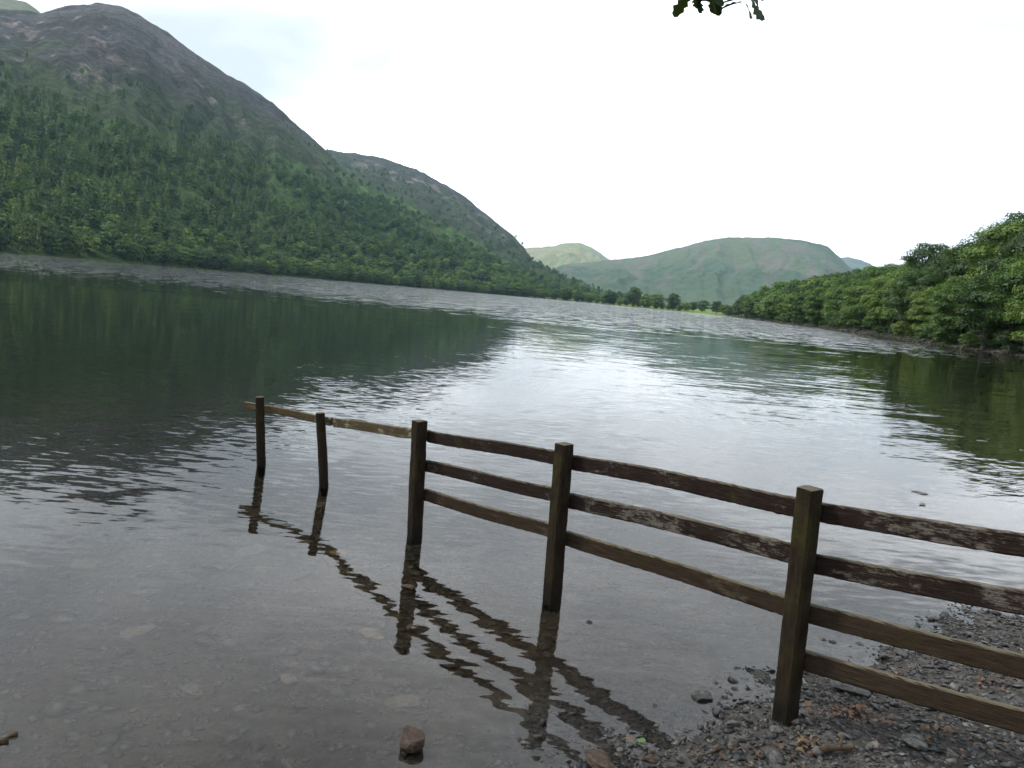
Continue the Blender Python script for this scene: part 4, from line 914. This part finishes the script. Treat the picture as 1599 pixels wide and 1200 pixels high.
def leaf_mesh(seed, L, curl):
    rng = np.random.default_rng(seed); V = []; Fc = []; n = 8
    for i in range(n+1):
        t = i/n; w = 0.30*math.sin(math.pi*t**0.8)**0.8*(1+0.18*math.sin(i*2.4)); z = curl*math.sin(math.pi*t)*0.35
        V += [(t-0.5, w, z+abs(w)*curl*0.9+rng.normal(0, .015)), (t-0.5, 0, z), (t-0.5, -w, z+abs(w)*curl*1.2+rng.normal(0, .015))]
    for i in range(n): a = 3*i; Fc += [(a, a+1, a+4, a+3), (a+1, a+2, a+5, a+4)]
    V = np.array(V)*L; mb = MB().add(list(V), Fc); mb.add(*tube([(-0.5*L, 0, 0), (-0.72*L, 0.03*L, 0.02*L)], [0.0012, 0.0008], 4)); return mb.mesh('leaf')
LM = [leaf_mesh(i, 1.0, c) for i, c in enumerate((0.25, 0.5, 0.75, 0.1))]
def leaf(px, py, size, mt_, lab, group=None, water=False):
    p = atz(px, py, 0.006) if water else on_ground(px, py); me = LM[rnd.randrange(4) if not water else 3].copy(); me.materials.append(mt_)
    o = ob('leaf', me, None, None, (p[0], p[1], p[2]+(0.018 if not water else 0)), (rnd.uniform(-.4, .4) if not water else 0, rnd.uniform(-.4, .4) if not water else 0, rnd.uniform(0, 6.28))); o.scale = (size,)*3
    return tag(o, lab, 'leaf', group)
leaf(1000, 1163, 0.055, M_FRESH, 'larger fresh green leaf on wet gravel at the water edge'); leaf(1157, 1124, 0.035, M_FRESH, 'small bright green leaf left of the gravel-edge post')
leaf(1441, 788, 0.10, M_STRAW, 'pale leaf floating near the dark flat stone in the water', water=True); leaf(982, 1161, 0.045, M_STRAW, 'tan leaf touching the larger green leaf')
for cx_, cy_, sx, sy, n, mt_, lab in [(1330, 1120, 75, 22, 46, M_DEAD, 'brown fallen leaf in the litter patch below the lowest rail'), (1256, 1167, 24, 13, 22, M_STRAW, 'straw-coloured leaf in the small pile below the gravel-edge post'),
        (1545, 1068, 40, 16, 24, M_DEAD, 'orange-brown fallen leaf behind the lowest rail at the right edge'), (1400, 1045, 35, 12, 8, M_DEAD, 'brown fallen leaf on the gravel tip behind the fence'), (1170, 1180, 120, 14, 14, M_DEAD, 'brown fallen leaf scattered along the bottom of the gravel'), (1480, 1150, 70, 25, 16, M_DEAD, 'brown fallen leaf in the lower right corner')]:
    for q in range(n): leaf(cx_+rnd.gauss(0, sx*0.6), cy_+rnd.gauss(0, sy*0.6), rnd.uniform(0.022, 0.048), mt_, lab, 'fallen leaves: '+lab[-30:])
M_DRIFT = simple_noise_mat('driftwood', [(0.3, (0.03, 0.02, 0.014)), (0.7, (0.085, 0.06, 0.04))], 20, 0.85, 0.8, 0.006)
def stick(name, a, b, r, lab, lift, seed, branch=False):
    rng = np.random.default_rng(seed); a = np.array(a)+[0, 0, lift]; b = np.array(b)+[0, 0, lift]; n = 7; base = a
    pts = [a+(b-a)*t+rng.normal(0, r*0.5, 3)-base for t in np.linspace(0, 1, n)]
    mb = MB().add(*tube(pts, [r*(1-0.35*t)*(1+rng.normal(0, .1)) for t in np.linspace(0, 1, n)], 8))
    if branch: mb.add(*tube([pts[3], pts[3]+np.array([0.03, 0.05, 0.02])], [r*0.6, r*0.25], 6))
    return tag(ob(name, mb.mesh(name), M_DRIFT, None, tuple(base)), lab, 'driftwood')
stick('branch', on_ground(1283, 1180), on_ground(1334, 1172), 0.017, 'short dark piece of branch on the gravel at the bottom', 0.02, 1, True)
stick('twig', on_ground(1088, 1192), on_ground(1118, 1178), 0.006, 'thin brown twig on the gravel at the bottom edge', 0.02, 2)
stick('stick', atz(-25, 1168, 0), atz(25, 1147, 0), 0.018, 'dark stick breaking the water at the bottom left edge', 0.004, 3)

# ------------------------------------------------------------------ labels by place for rows that can be counted
_U = 'first second third fourth fifth sixth seventh eighth ninth tenth eleventh twelfth thirteenth fourteenth fifteenth sixteenth seventeenth eighteenth nineteenth'.split()
def ordw(n):
    if n < 20: return _U[n-1]
    t = ['twent', 'thirt', 'fort', 'fift', 'sixt', 'sevent', 'eight', 'ninet'][n//10-2]
    return t+'ieth' if n % 10 == 0 else t+'y-'+_U[n % 10-1]
def count_row(old, fmt, rev=False):
    row_ = [o for o in COL.objects if o.parent is None and o.get('label') == old]
    row_.sort(key=lambda o: math.atan2(o.location.x, o.location.y), reverse=rev)
    for i_, o in enumerate(row_): o['label'] = fmt % ordw(i_+1)
count_row('rounded tree at the water on the left shore', '%s rounded tree counted from the left edge along the left shore')
count_row('tall narrow larch at the foot of the left mountainside', '%s tall narrow larch from the left edge along the left shore')
count_row('pale low tree on the far left shore', '%s low tree from the left on the far, distant stretch of left shore')
count_row('low bushy tree filling the line along the lake head', '%s low bushy tree from the left in the lake-head line')
count_row('small green waterside tree in the far front row of the right bank', '%s waterside tree from the lake head along the right bank')
count_row('round green tree behind the waterside row of the right bank', '%s tree from the lake head in the second row of the right bank')
count_row('tall green tree high in the right bank wood', '%s tall tree from the lake head in the upper right bank wood')
count_row('treetop on the skyline of the right bank wood', '%s treetop from the lake head along the right bank skyline')
count_row('leafy shrub overhanging the water of the right bank', '%s leafy waterside shrub from the lake head along the right bank')

# ------------------------------------------------------------------ haze
def build_haze():
    L = 6100; z0, z1 = -17, 1100
    v = [(sx*L, sy*L, z) for z in (z0, z1) for sx, sy in ((-1, -1), (1, -1), (1, 1), (-1, 1))]
    me = mesh_list('haze', v, [(0, 3, 2, 1), (4, 5, 6, 7), (0, 1, 5, 4), (1, 2, 6, 5), (2, 3, 7, 6), (3, 0, 4, 7)])
    mt, nd, lk, out = mat('valley_haze'); pv = nd.new('ShaderNodeVolumePrincipled')
    pv.inputs['Color'].default_value = (0.50, 0.78, 1.0, 1); pv.inputs['Density'].default_value = 4.4e-5; pv.inputs['Anisotropy'].default_value = 0.2
    lk.new(pv.outputs[0], out.inputs['Volume'])
    return tag(ob('haze', me, mt), 'thin blue haze filling the valley air', kind='stuff')
build_haze()
